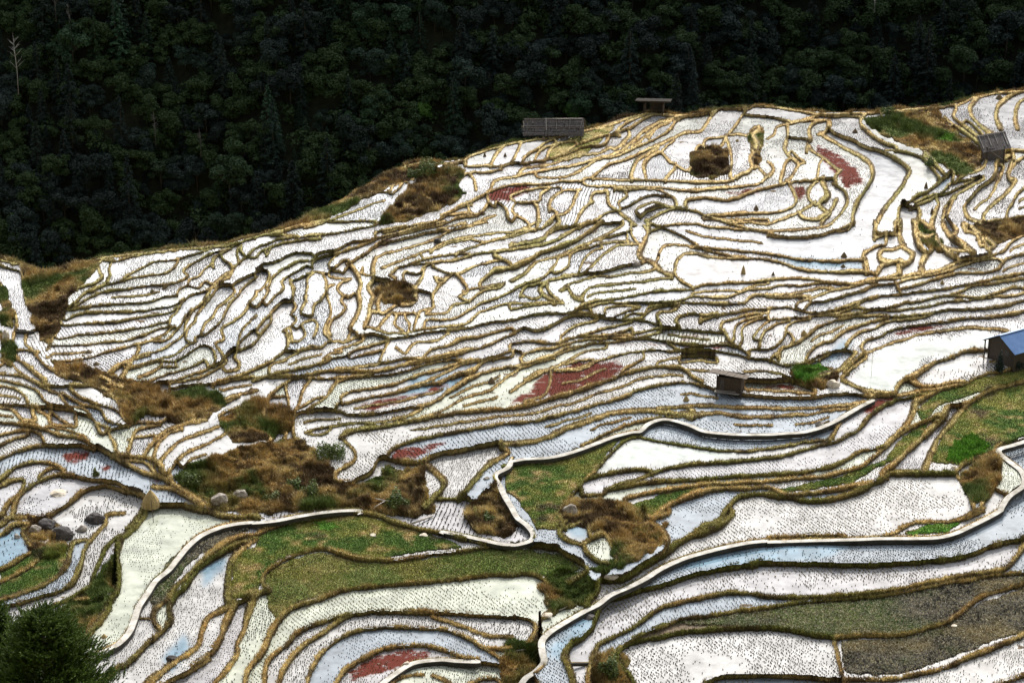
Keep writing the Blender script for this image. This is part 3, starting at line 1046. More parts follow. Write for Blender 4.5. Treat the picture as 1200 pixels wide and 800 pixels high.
LAB, NL = components(free)
AREA = np.bincount(LAB.ravel(), minlength=NL + 1)
small = AREA < 22
small[0] = False
LAB[small[LAB]] = 0

# base relief
CTRL = [(a, b, z * 0.72) for a, b, z in CTRL]
cpt = np.array(CTRL, float)
def rbf_fit(c, lin=True):
    n = len(c)
    P = np.column_stack([np.ones(n), c[:, 0] / 600, c[:, 1] / 600])
    r = np.hypot(c[:, None, 0] - c[None, :, 0], c[:, None, 1] - c[None, :, 1]) / 600
    A = np.block([[r + 0.0 * np.eye(n), P], [P.T, np.zeros((3, 3))]])
    return np.linalg.solve(A, np.concatenate([c[:, 2], np.zeros(3)]))
cf = rbf_fit(cpt)
ZB = np.full((NV, NU), cf[-3]) + cf[-2] * UU / 600 + cf[-1] * VV / 600
for (a, b, z), k in zip(CTRL, cf[:-3]):
    ZB += k * np.hypot(UU - a, VV - b) / 600
def blur(A, r):
    k = np.exp(-0.5 * (np.arange(-3 * r, 3 * r + 1) / r) ** 2); k /= k.sum()
    A = np.apply_along_axis(lambda m: np.convolve(np.pad(m, 3 * r, 'edge'), k, 'valid'), 0, A)
    return np.apply_along_axis(lambda m: np.convolve(np.pad(m, 3 * r, 'edge'), k, 'valid'), 1, A)
ZB = blur(ZB, 8)

# ---- level of every field: neighbours differ by one bank's height
cnt = np.maximum(AREA, 1)
ZM = np.bincount(LAB.ravel(), ZB.ravel(), minlength=NL + 1) / cnt
ys, xs = np.nonzero((DC < 1.0) & BELOW & ~wild)
sel = RNG.random(len(ys)) < 0.6
ys, xs = ys[sel], xs[sel]
offv = WW[ys, xs] / 2 + 2.0
c_u, c_v, n_u, n_v = CX[ys, xs], CY[ys, xs], NX[ys, xs], NY[ys, xs]
def lab_at(u, v):
    iu = np.clip(np.rint(u - U0).astype(int), 0, NU - 1); iv = np.clip(np.rint(v - V0).astype(int), 0, NV - 1)
    return LAB[iv, iu]
la = lab_at(c_u + n_u * offv, c_v + n_v * offv); lb = lab_at(c_u - n_u * offv, c_v - n_v * offv)
ok = (la > 0) & (lb > 0) & (la != lb)
pairs = {}
for a, b, w, nu_, nv_ in zip(la[ok], lb[ok], WW[ys, xs][ok], n_u[ok], n_v[ok]):
    # a lies on the +n side.  nv<0: +n is up the picture (behind)
    if a > b: a, b, nu_, nv_ = b, a, -nu_, -nv_
    q = pairs.setdefault((a, b), [0, 0.0, 0.0])
    q[0] += 1; q[1] += w; q[2] += nv_
rows = []; N = NL + 1
AT = np.zeros((N, N)); bt = np.zeros(N)
for i in range(N):
    wgt = 0.0003 * min(AREA[i], 1500) + 1e-3
    AT[i, i] += wgt; bt[i] += wgt * ZM[i]
MPP = 0.088
for (a, b), (n, w, nv_) in pairs.items():
    w /= n; nv_ /= n
    step = ZM[a] - ZM[b]
    vis = (w * 0.62 + 0.9) * MPP * 1.25            # bank height the picture has room for
    lo, hi = -1.0, 1.0
    if nv_ < -0.3: hi = vis / max(0.6, -nv_); lo = 0.85 * vis if nv_ < -0.6 else -0.3     # a is behind b
    elif nv_ > 0.3: lo = -vis / max(0.6, nv_); hi = -0.85 * vis if nv_ > 0.6 else 0.3
    else: lo, hi = -0.9, 0.9
    step = min(max(step, lo), hi)
    # never perfectly level with the neighbour
    if abs(step) < 0.15: step = math.copysign(0.15, step)
    g = n * 1.0
    AT[a, a] += g; AT[b, b] += g; AT[a, b] -= g; AT[b, a] -= g
    bt[a] += g * step; bt[b] -= g * step
ZR = np.linalg.solve(AT, bt)

# ---- height field: flat fields, harmonic fill elsewhere
def fill(Z, known, iters=60):
    levels = [(Z * known, known.astype(float))]
    while min(levels[-1][0].shape) > 4:
        z, k = levels[-1]
        h, w = z.shape; h2, w2 = (h + 1) // 2 * 2, (w + 1) // 2 * 2
        z = np.pad(z, ((0, h2 - h), (0, w2 - w))); k = np.pad(k, ((0, h2 - h), (0, w2 - w)))
        zs = z.reshape(h2 // 2, 2, w2 // 2, 2).sum((1, 3)); ks = k.reshape(h2 // 2, 2, w2 // 2, 2).sum((1, 3))
        m = ks > 0
        zs[m] /= ks[m]
        levels.append((zs, (ks > 0).astype(float)))
    z, k = levels[-1]
    cur = np.where(k > 0, z, (z * k).sum() / max(k.sum(), 1))
    for z, k in levels[-2::-1]:
        up = np.repeat(np.repeat(cur, 2, 0), 2, 1)[:z.shape[0], :z.shape[1]]
        cur = np.where(k > 0, z, up)
        for _ in range(iters if z.size < 2e5 else 25):
            p = np.pad(cur, 1, 'edge')
            av = (p[:-2, 1:-1] + p[2:, 1:-1] + p[1:-1, :-2] + p[1:-1, 2:]) / 4
            cur = np.where(k > 0, z, av)
    return cur
flat = LAB > 0
core = flat & (D > -0.2)
F = fill(np.where(flat, ZR[LAB], 0), core)
DF = fill(ZR[LAB] - ZB, core) if False else None

band = (D < 0.9) & BELOW & ~(wild & (KD == 1) & (WW < 4.6))
reach = WW / 2 + 1.6
pu, pv = CX + NX * reach, CY + NY * reach
mu, mv = CX - NX * reach, CY - NY * reach
Zp = samp(F, pu, pv); Zn = samp(F, mu, mv)
for far in (0.0,):
    lp = lab_at(pu, pv); lm = lab_at(mu, mv)
    Zp = np.where(lp > 0, ZR[lp], Zp); Zn = np.where(lm > 0, ZR[lm], Zn)
S = (UU - CX) * NX + (VV - CY) * NY                # signed distance, + on the p side
hiP = Zp >= Zn
zhi = np.maximum(Zp, Zn); zlo = np.minimum(Zp, Zn)
SH = np.where(hiP, S, -S)                           # + towards the high field
W2 = WW / 2 + 0.6
T = np.clip(SH / W2, -1, 1)
def sst(x):
    x = np.clip(x, 0, 1); return x * x * (3 - 2 * x)
wob = vnoise(UU, VV, 5, 3, 2)
crest = np.where(KD == 3, 0.02, np.where(KD == 4, 0.1, 0.05 + 0.022 * WW + 0.07 * wob))
prof = zlo + (zhi - zlo) * sst((T + 0.95) / 0.85) + crest * sst((1 - np.abs(T - 0.12) / 0.85) * 1.6)
Z = F.copy()
Z[band] = prof[band]
LAB0 = LAB.copy()
wildz = wild & ~band
rough = vnoise(UU, VV * 1.6, 13, 7, 4)
near_line = sst((D - 1) / 6)
Z += np.where(wildz, rough * 0.75 * near_line, 0)
# mud bed of the fields
X0, Y0 = on_level(UU, VV, Z)
bedn = vnoise(X0, Y0, 2.2, 21, 4)
GREENM = poly_mask(GREEN); OLIVEM = poly_mask(OLIVE); DARKM = poly_mask(DARK)
REDM = poly_mask(RED, 2.2); BLUEM = poly_mask(BLUE, 2.5); POOLM = poly_mask(POOL, 2.5); BAREM = poly_mask(BARE, 2.5)
dry = (GREENM | OLIVEM | DARKM)
water_px = flat & ~dry & ~wild
muddy = RNG.random(NL + 1)
mudlev = np.where(muddy < 0.25, 0.7, np.where(muddy < 0.5, 0.35, 0.0))
Z = np.where(water_px & ~band, Z - 0.07 + np.clip(bedn - 0.62 + 0.3 * mudlev[LAB], -0.2, 1) * 0.25, Z)
Z = np.where(dry & flat & ~band, Z + 0.03 + 0.05 * vnoise(X0, Y0, 0.9, 31, 3), Z)
# land behind never overhangs: ground distance only grows away from the viewer
tanD = -rays(UU, VV)[2] / rays(UU, VV)[1]
Rg = (CAMH - Z) / tanD
Rm = np.maximum.accumulate(Rg[::-1], axis=0)[::-1] if False else Rg
acc = Rg[-1].copy()
Rn = Rg.copy()
for j in range(NV - 2, -1, -1):
    acc = np.maximum(acc + 0.012, Rg[j])
    Rn[j] = acc
fixed = (Rn - Rg) > 0.4
Z = CAMH - Rn * tanD
print('regions', (AREA > 22).sum(), 'fixed share', fixed[BELOW].mean(), 'step stats', np.percentile((zhi - zlo)[band], [10, 50, 90, 98]))
GX, GY = on_level(UU, VV, Z)
GZ = Z.copy()
# back slope behind the ridge
topi = np.clip(np.ceil(SKYV - V0).astype(int), 0, NV - 1)
for c in range(NU):
    t = topi[c]
    k = np.arange(t - 1, -1, -1)
    if len(k) == 0: continue
    n = (t - k).astype(float)
    y0 = GY[t, c]; x0 = GX[t, c]; z0 = GZ[t, c]
    d = 0.25 * n + 0.004 * n * n
    GY[k, c] = y0 + d * 1.0
    GX[k, c] = x0 * (1 + d / y0)
    GZ[k, c] = z0 - d * (0.35 + 0.3 * np.minimum(1, n / 30))
# ================================================================== materials
def lnk(nt, a, b): nt.links.new(a, b)
def new_mat(name):
    m = bpy.data.materials.new(name); m.use_nodes = True
    n = m.node_tree.nodes; b = n['Principled BSDF']
    return m, m.node_tree, b
def noise_node(nt, scale, detail=4, rough=0.6, coord='Object'):
    t = nt.nodes.new('ShaderNodeTexCoord'); x = nt.nodes.new('ShaderNodeTexNoise')
    x.inputs['Scale'].default_value = scale; x.inputs['Detail'].default_value = detail; x.inputs['Roughness'].default_value = rough
    lnk(nt, t.outputs[coord], x.inputs['Vector']); return x
def mat_attr(name, rough=0.9, nscale=3.0, var=0.35, bump=0.25, bscale=8.0, spec=0.2, transl=0.0):
    """colour from the mesh's own 'col' layer, broken up by noise"""
    m, nt, b = new_mat(name)
    a = nt.nodes.new('ShaderNodeAttribute'); a.attribute_name = 'col'
    x = noise_node(nt, nscale)
    r = nt.nodes.new('ShaderNodeMapRange'); r.inputs['From Min'].default_value = 0.3; r.inputs['From Max'].default_value = 0.7
    r.inputs['To Min'].default_value = 1 - var; r.inputs['To Max'].default_value = 1 + var
    lnk(nt, x.outputs['Fac'], r.inputs['Value'])
    v = nt.nodes.new('ShaderNodeVectorMath'); v.operation = 'SCALE'
    lnk(nt, a.outputs['Color'], v.inputs[0]); lnk(nt, r.outputs[0], v.inputs['Scale']); lnk(nt, v.outputs[0], b.inputs['Base Color'])
    b.inputs['Roughness'].default_value = rough; b.inputs['Specular IOR Level'].default_value = spec
    if bump:
        y = noise_node(nt, bscale, 5); bp = nt.nodes.new('ShaderNodeBump'); bp.inputs['Strength'].default_value = bump; bp.inputs['Distance'].default_value = 0.2
        lnk(nt, y.outputs['Fac'], bp.inputs['Height']); lnk(nt, bp.outputs[0], b.inputs['Normal'])
    return m
def mat_col(name, c1, c2, scale=4.0, rough=0.85, bump=0.3, stretch=(1, 1, 1), spec=0.3, obj_rand=0.0):
    m, nt, b = new_mat(name)
    t = nt.nodes.new('ShaderNodeTexCoord'); mp = nt.nodes.new('ShaderNodeMapping'); mp.inputs['Scale'].default_value = stretch
    x = nt.nodes.new('ShaderNodeTexNoise'); x.inputs['Scale'].default_value = scale; x.inputs['Detail'].default_value = 6; x.inputs['Roughness'].default_value = 0.65
    lnk(nt, t.outputs['Object'], mp.inputs['Vector']); lnk(nt, mp.outputs[0], x.inputs['Vector'])
    r = nt.nodes.new('ShaderNodeValToRGB'); r.color_ramp.elements[0].position = 0.35; r.color_ramp.elements[1].position = 0.68
    r.color_ramp.elements[0].color = (*c1, 1); r.color_ramp.elements[1].color = (*c2, 1)
    lnk(nt, x.outputs['Fac'], r.inputs['Fac'])
    out = r.outputs['Color']
    if obj_rand:
        oi = nt.nodes.new('ShaderNodeObjectInfo'); mr = nt.nodes.new('ShaderNodeMapRange')
        mr.inputs['To Min'].default_value = 1 - obj_rand; mr.inputs['To Max'].default_value = 1 + obj_rand
        lnk(nt, oi.outputs['Random'], mr.inputs['Value'])
        v = nt.nodes.new('ShaderNodeVectorMath'); v.operation = 'SCALE'
        lnk(nt, out, v.inputs[0]); lnk(nt, mr.outputs[0], v.inputs['Scale']); out = v.outputs[0]
    lnk(nt, out, b.inputs['Base Color']); b.inputs['Roughness'].default_value = rough; b.inputs['Specular IOR Level'].default_value = spec
    if bump:
        bp = nt.nodes.new('ShaderNodeBump'); bp.inputs['Strength'].default_value = bump; bp.inputs['Distance'].default_value = 0.05
        lnk(nt, x.outputs['Fac'], bp.inputs['Height']); lnk(nt, bp.outputs[0], b.inputs['Normal'])
    return m

M_GROUND = mat_attr('earth_and_grass', 0.92, 2.2, 0.4, 0.6, 5.0)
M_GRASS = mat_attr('grass_blades', 0.8, 1.3, 0.3, 0.0)
M_STUB = mat_attr('stubble', 0.9, 2.0, 0.3, 0.0)
M_CONC = mat_col('concrete', (0.26, 0.24, 0.20), (0.60, 0.58, 0.54), 0.9, 0.85, 0.3)
M_WALL = mat_col('shaded_concrete', (0.025, 0.024, 0.02), (0.07, 0.065, 0.055), 1.2, 0.9, 0.3)  # near-black concrete: the shadow line under the paths is put into its colour
M_WOOD = mat_col('weathered_wood', (0.035, 0.026, 0.02), (0.12, 0.095, 0.075), 3.0, 0.85, 0.5, (1, 1, 8))
M_WOODP = mat_col('pale_wood', (0.22, 0.20, 0.18), (0.46, 0.43, 0.39), 3.0, 0.8, 0.3, (6, 1, 1))
M_BARK = mat_col('bark_sheets', (0.018, 0.016, 0.016), (0.17, 0.155, 0.15), 6.0, 0.9, 0.6, (5, 1, 1))
M_ROOFP = mat_col('grey_roof_boards', (0.20, 0.17, 0.15), (0.40, 0.35, 0.31), 3.0, 0.85, 0.4, (1, 5, 1))
M_BLUE = mat_col('blue_sheet_metal', (0.045, 0.125, 0.30), (0.085, 0.19, 0.40), 0.8, 0.45, 0.1)
M_ROCKD = mat_col('dark_rock', (0.025, 0.023, 0.024), (0.10, 0.09, 0.085), 2.5, 0.8, 0.8)
M_ROCKG = mat_col('grey_rock', (0.13, 0.11, 0.09), (0.42, 0.38, 0.33), 2.5, 0.85, 0.8)
M_ROCKP = mat_col('pale_rock', (0.40, 0.34, 0.26), (0.68, 0.62, 0.52), 2.0, 0.85, 0.7)
M_STRAW = mat_col('straw', (0.22, 0.15, 0.06), (0.52, 0.40, 0.18), 6.0, 0.9, 0.8, (4, 4, 1))
M_DSTRAW = mat_col('old_wet_straw', (0.07, 0.05, 0.03), (0.24, 0.18, 0.10), 6.0, 0.9, 0.8, (4, 4, 1))
M_TRUNK = mat_col('bark', (0.035, 0.028, 0.022), (0.10, 0.08, 0.06), 4.0, 0.9, 0.5, (1, 1, .3))
M_DIMB = mat_col('grey_bark', (0.07, 0.065, 0.06), (0.16, 0.15, 0.14), 4.0, 0.8, 0.3)
M_PALE = mat_col('pale_bark', (0.30, 0.29, 0.27), (0.55, 0.53, 0.50), 4.0, 0.8, 0.3)

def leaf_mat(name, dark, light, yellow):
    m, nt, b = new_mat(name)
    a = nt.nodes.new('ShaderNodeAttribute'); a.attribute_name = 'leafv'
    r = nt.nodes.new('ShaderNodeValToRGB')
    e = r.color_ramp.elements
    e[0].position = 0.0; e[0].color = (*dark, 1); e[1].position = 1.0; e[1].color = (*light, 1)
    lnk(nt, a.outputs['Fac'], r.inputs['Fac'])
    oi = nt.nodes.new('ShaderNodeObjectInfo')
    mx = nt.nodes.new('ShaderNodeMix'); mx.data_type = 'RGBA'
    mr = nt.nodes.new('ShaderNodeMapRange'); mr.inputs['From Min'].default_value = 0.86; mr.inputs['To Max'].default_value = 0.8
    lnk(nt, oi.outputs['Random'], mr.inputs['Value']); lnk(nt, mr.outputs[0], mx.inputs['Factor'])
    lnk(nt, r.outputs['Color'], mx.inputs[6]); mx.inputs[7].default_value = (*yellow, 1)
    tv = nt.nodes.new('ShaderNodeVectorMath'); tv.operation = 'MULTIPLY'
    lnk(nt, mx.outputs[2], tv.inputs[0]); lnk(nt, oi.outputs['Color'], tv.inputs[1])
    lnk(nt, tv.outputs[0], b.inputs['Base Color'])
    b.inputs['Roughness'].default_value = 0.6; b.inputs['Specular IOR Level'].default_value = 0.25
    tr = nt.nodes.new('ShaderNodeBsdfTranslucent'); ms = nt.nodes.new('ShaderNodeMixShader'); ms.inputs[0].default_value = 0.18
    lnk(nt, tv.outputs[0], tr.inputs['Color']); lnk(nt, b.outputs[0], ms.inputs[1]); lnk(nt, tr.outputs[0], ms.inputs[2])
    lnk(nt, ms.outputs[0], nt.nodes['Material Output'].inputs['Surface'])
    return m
M_LEAF = leaf_mat('broad_leaves', (0.008, 0.0165, 0.0155), (0.029, 0.050, 0.040), (0.040, 0.075, 0.018))  # leaf and needle colours carry a bluish haze lift
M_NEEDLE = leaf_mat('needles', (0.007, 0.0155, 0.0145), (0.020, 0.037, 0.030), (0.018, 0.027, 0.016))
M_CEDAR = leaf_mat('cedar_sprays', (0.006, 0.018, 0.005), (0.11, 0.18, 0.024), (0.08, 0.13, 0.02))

# water: silty, shallow, mirror-like on top; sky-reflection white is put into its colour
M_WATER, nt_, b_ = new_mat('paddy_water')
a_ = nt_.nodes.new('ShaderNodeAttribute'); a_.attribute_name = 'col'
w_ = nt_.nodes.new('ShaderNodeAttribute'); w_.attribute_name = 'weed'
x_ = noise_node(nt_, 0.55, 6, 0.65)
r_ = nt_.nodes.new('ShaderNodeMapRange'); r_.inputs['From Min'].default_value = 0.35; r_.inputs['From Max'].default_value = 0.7; r_.inputs['To Min'].default_value = 1.1; r_.inputs['To Max'].default_value = 0.55
lnk(nt_, x_.outputs['Fac'], r_.inputs['Value'])
v_ = nt_.nodes.new('ShaderNodeVectorMath'); v_.operation = 'SCALE'
lnk(nt_, a_.outputs['Color'], v_.inputs[0]); lnk(nt_, r_.outputs[0], v_.inputs['Scale'])
wn = noise_node(nt_, 1.0, 8, 0.8)
ad = nt_.nodes.new('ShaderNodeMath'); ad.operation = 'MULTIPLY_ADD'; ad.inputs[1].default_value = 1.7; ad.inputs[2].default_value = -1.32
lnk(nt_, wn.outputs['Fac'], ad.inputs[0])
a2 = nt_.nodes.new('ShaderNodeMath'); a2.operation = 'ADD'; lnk(nt_, ad.outputs[0], a2.inputs[0]); lnk(nt_, w_.outputs['Fac'], a2.inputs[1])
wr = nt_.nodes.new('ShaderNodeMapRange'); wr.inputs['From Min'].default_value = 0.0; wr.inputs['From Max'].default_value = 0.32; lnk(nt_, a2.outputs[0], wr.inputs['Value'])
mw = nt_.nodes.new('ShaderNodeMix'); mw.data_type = 'RGBA'; lnk(nt_, wr.outputs[0], mw.inputs['Factor'])
wcol = nt_.nodes.new('ShaderNodeValToRGB'); wcol.color_ramp.elements[0].color = (0.04, 0.013, 0.012, 1); wcol.color_ramp.elements[1].color = (0.17, 0.040, 0.026, 1)
wn2 = noise_node(nt_, 7.0, 3); lnk(nt_, wn2.outputs['Fac'], wcol.inputs['Fac'])
lnk(nt_, v_.outputs[0], mw.inputs[6]); lnk(nt_, wcol.outputs[0], mw.inputs[7]); lnk(nt_, mw.outputs[2], b_.inputs['Base Color'])
rr = nt_.nodes.new('ShaderNodeMapRange'); rr.inputs['To Min'].default_value = 0.07; rr.inputs['To Max'].default_value = 0.8
lnk(nt_, wr.outputs[0], rr.inputs['Value']); lnk(nt_, rr.outputs[0], b_.inputs['Roughness'])
b_.inputs['IOR'].default_value = 1.34
sw = nt_.nodes.new('ShaderNodeMapRange'); sw.inputs['To Min'].default_value = 0.5; sw.inputs['To Max'].default_value = 0.05
lnk(nt_, wr.outputs[0], sw.inputs['Value']); lnk(nt_, sw.outputs[0], b_.inputs['Specular IOR Level'])
bp_ = nt_.nodes.new('ShaderNodeBump'); bp_.inputs['Strength'].default_value = 0.05; bp_.inputs['Distance'].default_value = 0.02
wv = noise_node(nt_, 1.6, 2); lnk(nt_, wv.outputs['Fac'], bp_.inputs['Height']); lnk(nt_, bp_.outputs[0], b_.inputs['Normal'])

# ================================================================== mesh helpers
def tag(o, label=None, cat=None, group=None, kind=None):
    if label: o['label'] = label
    if cat: o['category'] = cat
    if group: o['group'] = group
    if kind: o['kind'] = kind
    return o
def raw_mesh(name, V, Fq, mat, smooth=True, cols=None, extra=None, parent=None):
    me = bpy.data.meshes.new(name)
    V = np.asarray(V, np.float32); Fq = np.asarray(Fq, np.int32)
    n = Fq.shape[1]
    me.vertices.add(len(V)); me.vertices.foreach_set('co', V.ravel())
    me.loops.add(Fq.size); me.loops.foreach_set('vertex_index', Fq.ravel())
    me.polygons.add(len(Fq)); me.polygons.foreach_set('loop_start', np.arange(0, Fq.size, n, dtype=np.int32))
    try: me.polygons.foreach_set('loop_total', np.full(len(Fq), n, np.int32))
    except Exception: pass
    if cols is not None:
        at = me.attributes.new('col', 'FLOAT_COLOR', 'POINT')
        c4 = np.ones((len(V), 4), np.float32); c4[:, :3] = cols; at.data.foreach_set('color', c4.ravel())
    for k, a in (extra or {}).items():
        at = me.attributes.new(k, 'FLOAT', 'POINT'); at.data.foreach_set('value', np.asarray(a, np.float32))
    me.materials.append(mat)
    me.update(calc_edges=True)
    me.polygons.foreach_set('use_smooth', np.full(len(Fq), smooth))
    o = bpy.data.objects.new(name, me); COL.objects.link(o)
    if parent: o.parent = parent
    return o
def empty(name, loc, rz=0.0):
    o = bpy.data.objects.new(name, None); COL.objects.link(o); o.location = loc; o.rotation_euler = (0, 0, rz); return o
class MB:
    def __init__(s): s.bm = bmesh.new()
    def box(s, c, size, rot=None, jit=0.0):
        r = bmesh.ops.create_cube(s.bm, size=1.0)
        M = Matrix.Translation(c) @ (rot.to_4x4() if rot else Matrix()) @ Matrix.Diagonal((*size, 1))
        bmesh.ops.transform(s.bm, matrix=M, verts=r['verts'])
        if jit:
            for v in r['verts']: v.co += Vector([random.uniform(-jit, jit) for _ in range(3)])
        return s
    def bar(s, a, b, w, h=None, jit=0.0):
        a, b = Vector(a), Vector(b); d = b - a
        q = d.to_track_quat('Z', 'Y').to_matrix()
        return s.box((a + b) / 2, (w, h or w, d.length), q, jit)
    def tube(s, pts, rad, n=7):
        rings = []
        for i, p in enumerate(pts):
            p = Vector(p); d = Vector(pts[min(i + 1, len(pts) - 1)]) - Vector(pts[max(i - 1, 0)])
            q = d.to_track_quat('Z', 'Y').to_matrix(); r = rad[i] if hasattr(rad, '__len__') else rad
            rings.append([s.bm.verts.new(p + q @ Vector((r * math.cos(2 * math.pi * k / n), r * math.sin(2 * math.pi * k / n), 0))) for k in range(n)])
        for A, B in zip(rings[:-1], rings[1:]):
            for k in range(n): s.bm.faces.new((A[k], A[(k + 1) % n], B[(k + 1) % n], B[k]))
        try: s.bm.faces.new(rings[0][::-1]); s.bm.faces.new(rings[-1])
        except Exception: pass
        return s
    def build(s, name, mat, parent=None, smooth=False, bevel=0.0):
        bmesh.ops.recalc_face_normals(s.bm, faces=s.bm.faces)
        me = bpy.data.meshes.new(name); s.bm.to_mesh(me); s.bm.free(); me.materials.append(mat)
        for p in me.polygons: p.use_smooth = smooth
        o = bpy.data.objects.new(name, me); COL.objects.link(o)
        if parent: o.parent = parent
        if bevel:
            md = o.modifiers.new('bevel', 'BEVEL'); md.width = bevel; md.segments = 1
        return o
def at(u, v):
    return Vector((float(samp(GX, u, v)), float(samp(GY, u, v)), float(samp(GZ, u, v))))
def ppm(u, v):
    """metres per photograph pixel at that place"""
    return (at(u, v) - Vector((0, 0, CAMH))).length / FPX

# ================================================================== terrain
def col(*c): return np.array(c, float)
def mixc_(a, b, t): return a * (1 - t[..., None]) + b * t[..., None]
n1 = vnoise(GX, GY, 3.0, 41, 4); n2 = vnoise(GX, GY, 1.1, 42, 3); n3 = vnoise(GX, GY, 14.0, 43, 3)
TAN = col(0.60, 0.475, 0.225); TAN2 = col(0.43, 0.30, 0.125); OLV = col(0.19, 0.19, 0.05); BRN = col(0.095, 0.06, 0.032)
GRN = col(0.11, 0.185, 0.04); MUD = col(0.15, 0.115, 0.08); SHADED_EARTH = col(0.075, 0.055, 0.035)
C = np.zeros((NV, NU, 3)) + MUD
bt_ = np.clip(0.5 + n1 * 1.3 + n2 * 0.6, 0, 1)
bcol = mixc_(np.zeros_like(C) + TAN2, TAN, bt_)
gk = np.clip(0.19 + n3 * 1.2 + n1 * 0.5 + np.where(KD == 2, 0.75, 0.0), 0, 1)
gk = np.where(KD == 1, np.clip(gk * 0.85, 0, 0.8), gk)
bcol = mixc_(bcol, OLV, gk)
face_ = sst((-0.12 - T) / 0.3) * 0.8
bcol = mixc_(bcol, BRN, np.clip(vnoise(GX, GY, 1.8, 47, 3) * 3.0 - 0.9, 0, 0.7))
bcol = mixc_(bcol, SHADED_EARTH, face_)  # bare soil on bank faces, with the shadow line below banks painted in
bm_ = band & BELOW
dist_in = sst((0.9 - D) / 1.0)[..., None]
wn1 = np.clip(0.5 + n1 * 1.7, 0, 1); wn2_ = vnoise(GX, GY, 6, 44, 4)
wcolr = mixc_(np.zeros_like(C) + TAN2 * 0.85, TAN * 0.8, wn1)
wcolr = mixc_(wcolr, GRN * 0.7, np.clip(wn2_ * 3.0 - 0.15 + n1 * 1.4, 0, 0.9))
wcolr = mixc_(wcolr, BRN * 0.9, np.clip(-wn2_ * 2.4 - 0.2 + n2 * 1.6 - n1 * 0.8, 0, 0.9))
C[wild] = wcolr[wild]
burn = poly_mask("447,255 465,237 480,217 505,202 530,197 540,205 530,218 540,226 525,238 500,248 470,258 450,260\n806,207 812,180 820,172 850,173 856,205 830,210")
C[burn] = mixc_(wcolr, BRN, np.clip(0.5 + n1 * 1.5 + n2, 0, 1))[burn]
gc = mixc_(np.zeros_like(C) + GRN * 0.9, OLV * 1.25, np.clip(0.5 + n1 * 1.6 + n2, 0, 1))
gc = mixc_(gc, TAN * 0.7, np.clip(n2 * 2.2 - 0.45 + n3 * 0.8, 0, 1))
gc = mixc_(gc, MUD * 0.6, np.clip(vnoise(GX, GY, 2.4, 48, 3) * 2.6 - 0.9, 0, 0.8))
bright = poly_mask("1119,519 1140,511 1160,520 1149,531 1124,541 1113,536\n925,432 960,425 975,435 950,450 930,445\n725,195 745,187 740,200 725,207\n1060,622 1100,612 1130,608 1110,624 1060,627\n425,268 437,248 442,262 430,272\n1100,163 1118,160 1112,168\n370,612 395,612 400,620 378,622", 3.0)
gc[bright] = gc[bright] * 0.25 + col(0.10, 0.26, 0.03) * 0.75
ocol = mixc_(np.zeros_like(C) + OLV * 1.15, TAN * 0.85, np.clip(0.4 + n1 * 1.4 + n2, 0, 1))
ocol = mixc_(ocol, GRN, np.clip(n3 * 2.5 + n1, 0, 1) * 0.8)
dcol = mixc_(np.zeros_like(C) + col(0.045, 0.042, 0.036), col(0.14, 0.13, 0.11), np.clip(0.4 + n2 * 2.2, 0, 1))
dcol = mixc_(dcol, TAN * 0.45, np.clip(vnoise(GX, GY, 5, 49, 3) * 2.4 - 0.3, 0, 0.7))
dcol = mixc_(dcol, GRN * 0.8, np.clip(n3 * 2.5 + n1 * 1.5 - 0.1, 0, 1) * 0.7)
for m_, c_ in ((GREENM, gc), (OLIVEM, ocol), (DARKM, dcol), (bright, gc)): C[m_ & BELOW] = c_[m_ & BELOW]
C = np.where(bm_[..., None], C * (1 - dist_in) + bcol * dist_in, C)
C[~BELOW] = wcolr[~BELOW] * 0.8
V = np.stack([GX, GY, GZ], -1).reshape(-1, 3)
idx = np.arange(NV * NU).reshape(NV, NU)
Fq = np.stack([idx[1:, :-1], idx[1:, 1:], idx[:-1, 1:], idx[:-1, :-1]], -1).reshape(-1, 4)
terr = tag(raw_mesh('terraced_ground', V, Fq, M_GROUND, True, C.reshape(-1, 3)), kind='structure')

# the same slope goes on outside the fields traced in image pixels
def skirt(ex, ey, ez, ox, oy):
    rows_ = [np.stack([ex, ey, ez], 1)]
    for d, f in ((0.5, 0.2), (6, 1.0), (30, 6.0), (120, 30.0)):
        rows_.append(np.stack([ex + ox * d, ey + oy * d, ez - f + vnoise(ex + ox * d, ey, 9, 120, 2) * min(1, d / 6)], 1))
    R = np.stack(rows_, 0); I = np.arange(R.shape[0] * R.shape[1]).reshape(R.shape[:2])
    Fk = np.stack([I[:-1, :-1], I[:-1, 1:], I[1:, 1:], I[1:, :-1]], -1).reshape(-1, 4)
    tag(raw_mesh('outer_slope', R.reshape(-1, 3), Fk, M_GROUND, True, np.tile(np.array([0.20, 0.17, 0.07]), (len(R.reshape(-1, 3)), 1))), kind='structure')
skirt(GX[::4, 0], GY[::4, 0], GZ[::4, 0], -1, 0); skirt(GX[::4, -1], GY[::4, -1], GZ[::4, -1], 1, 0)

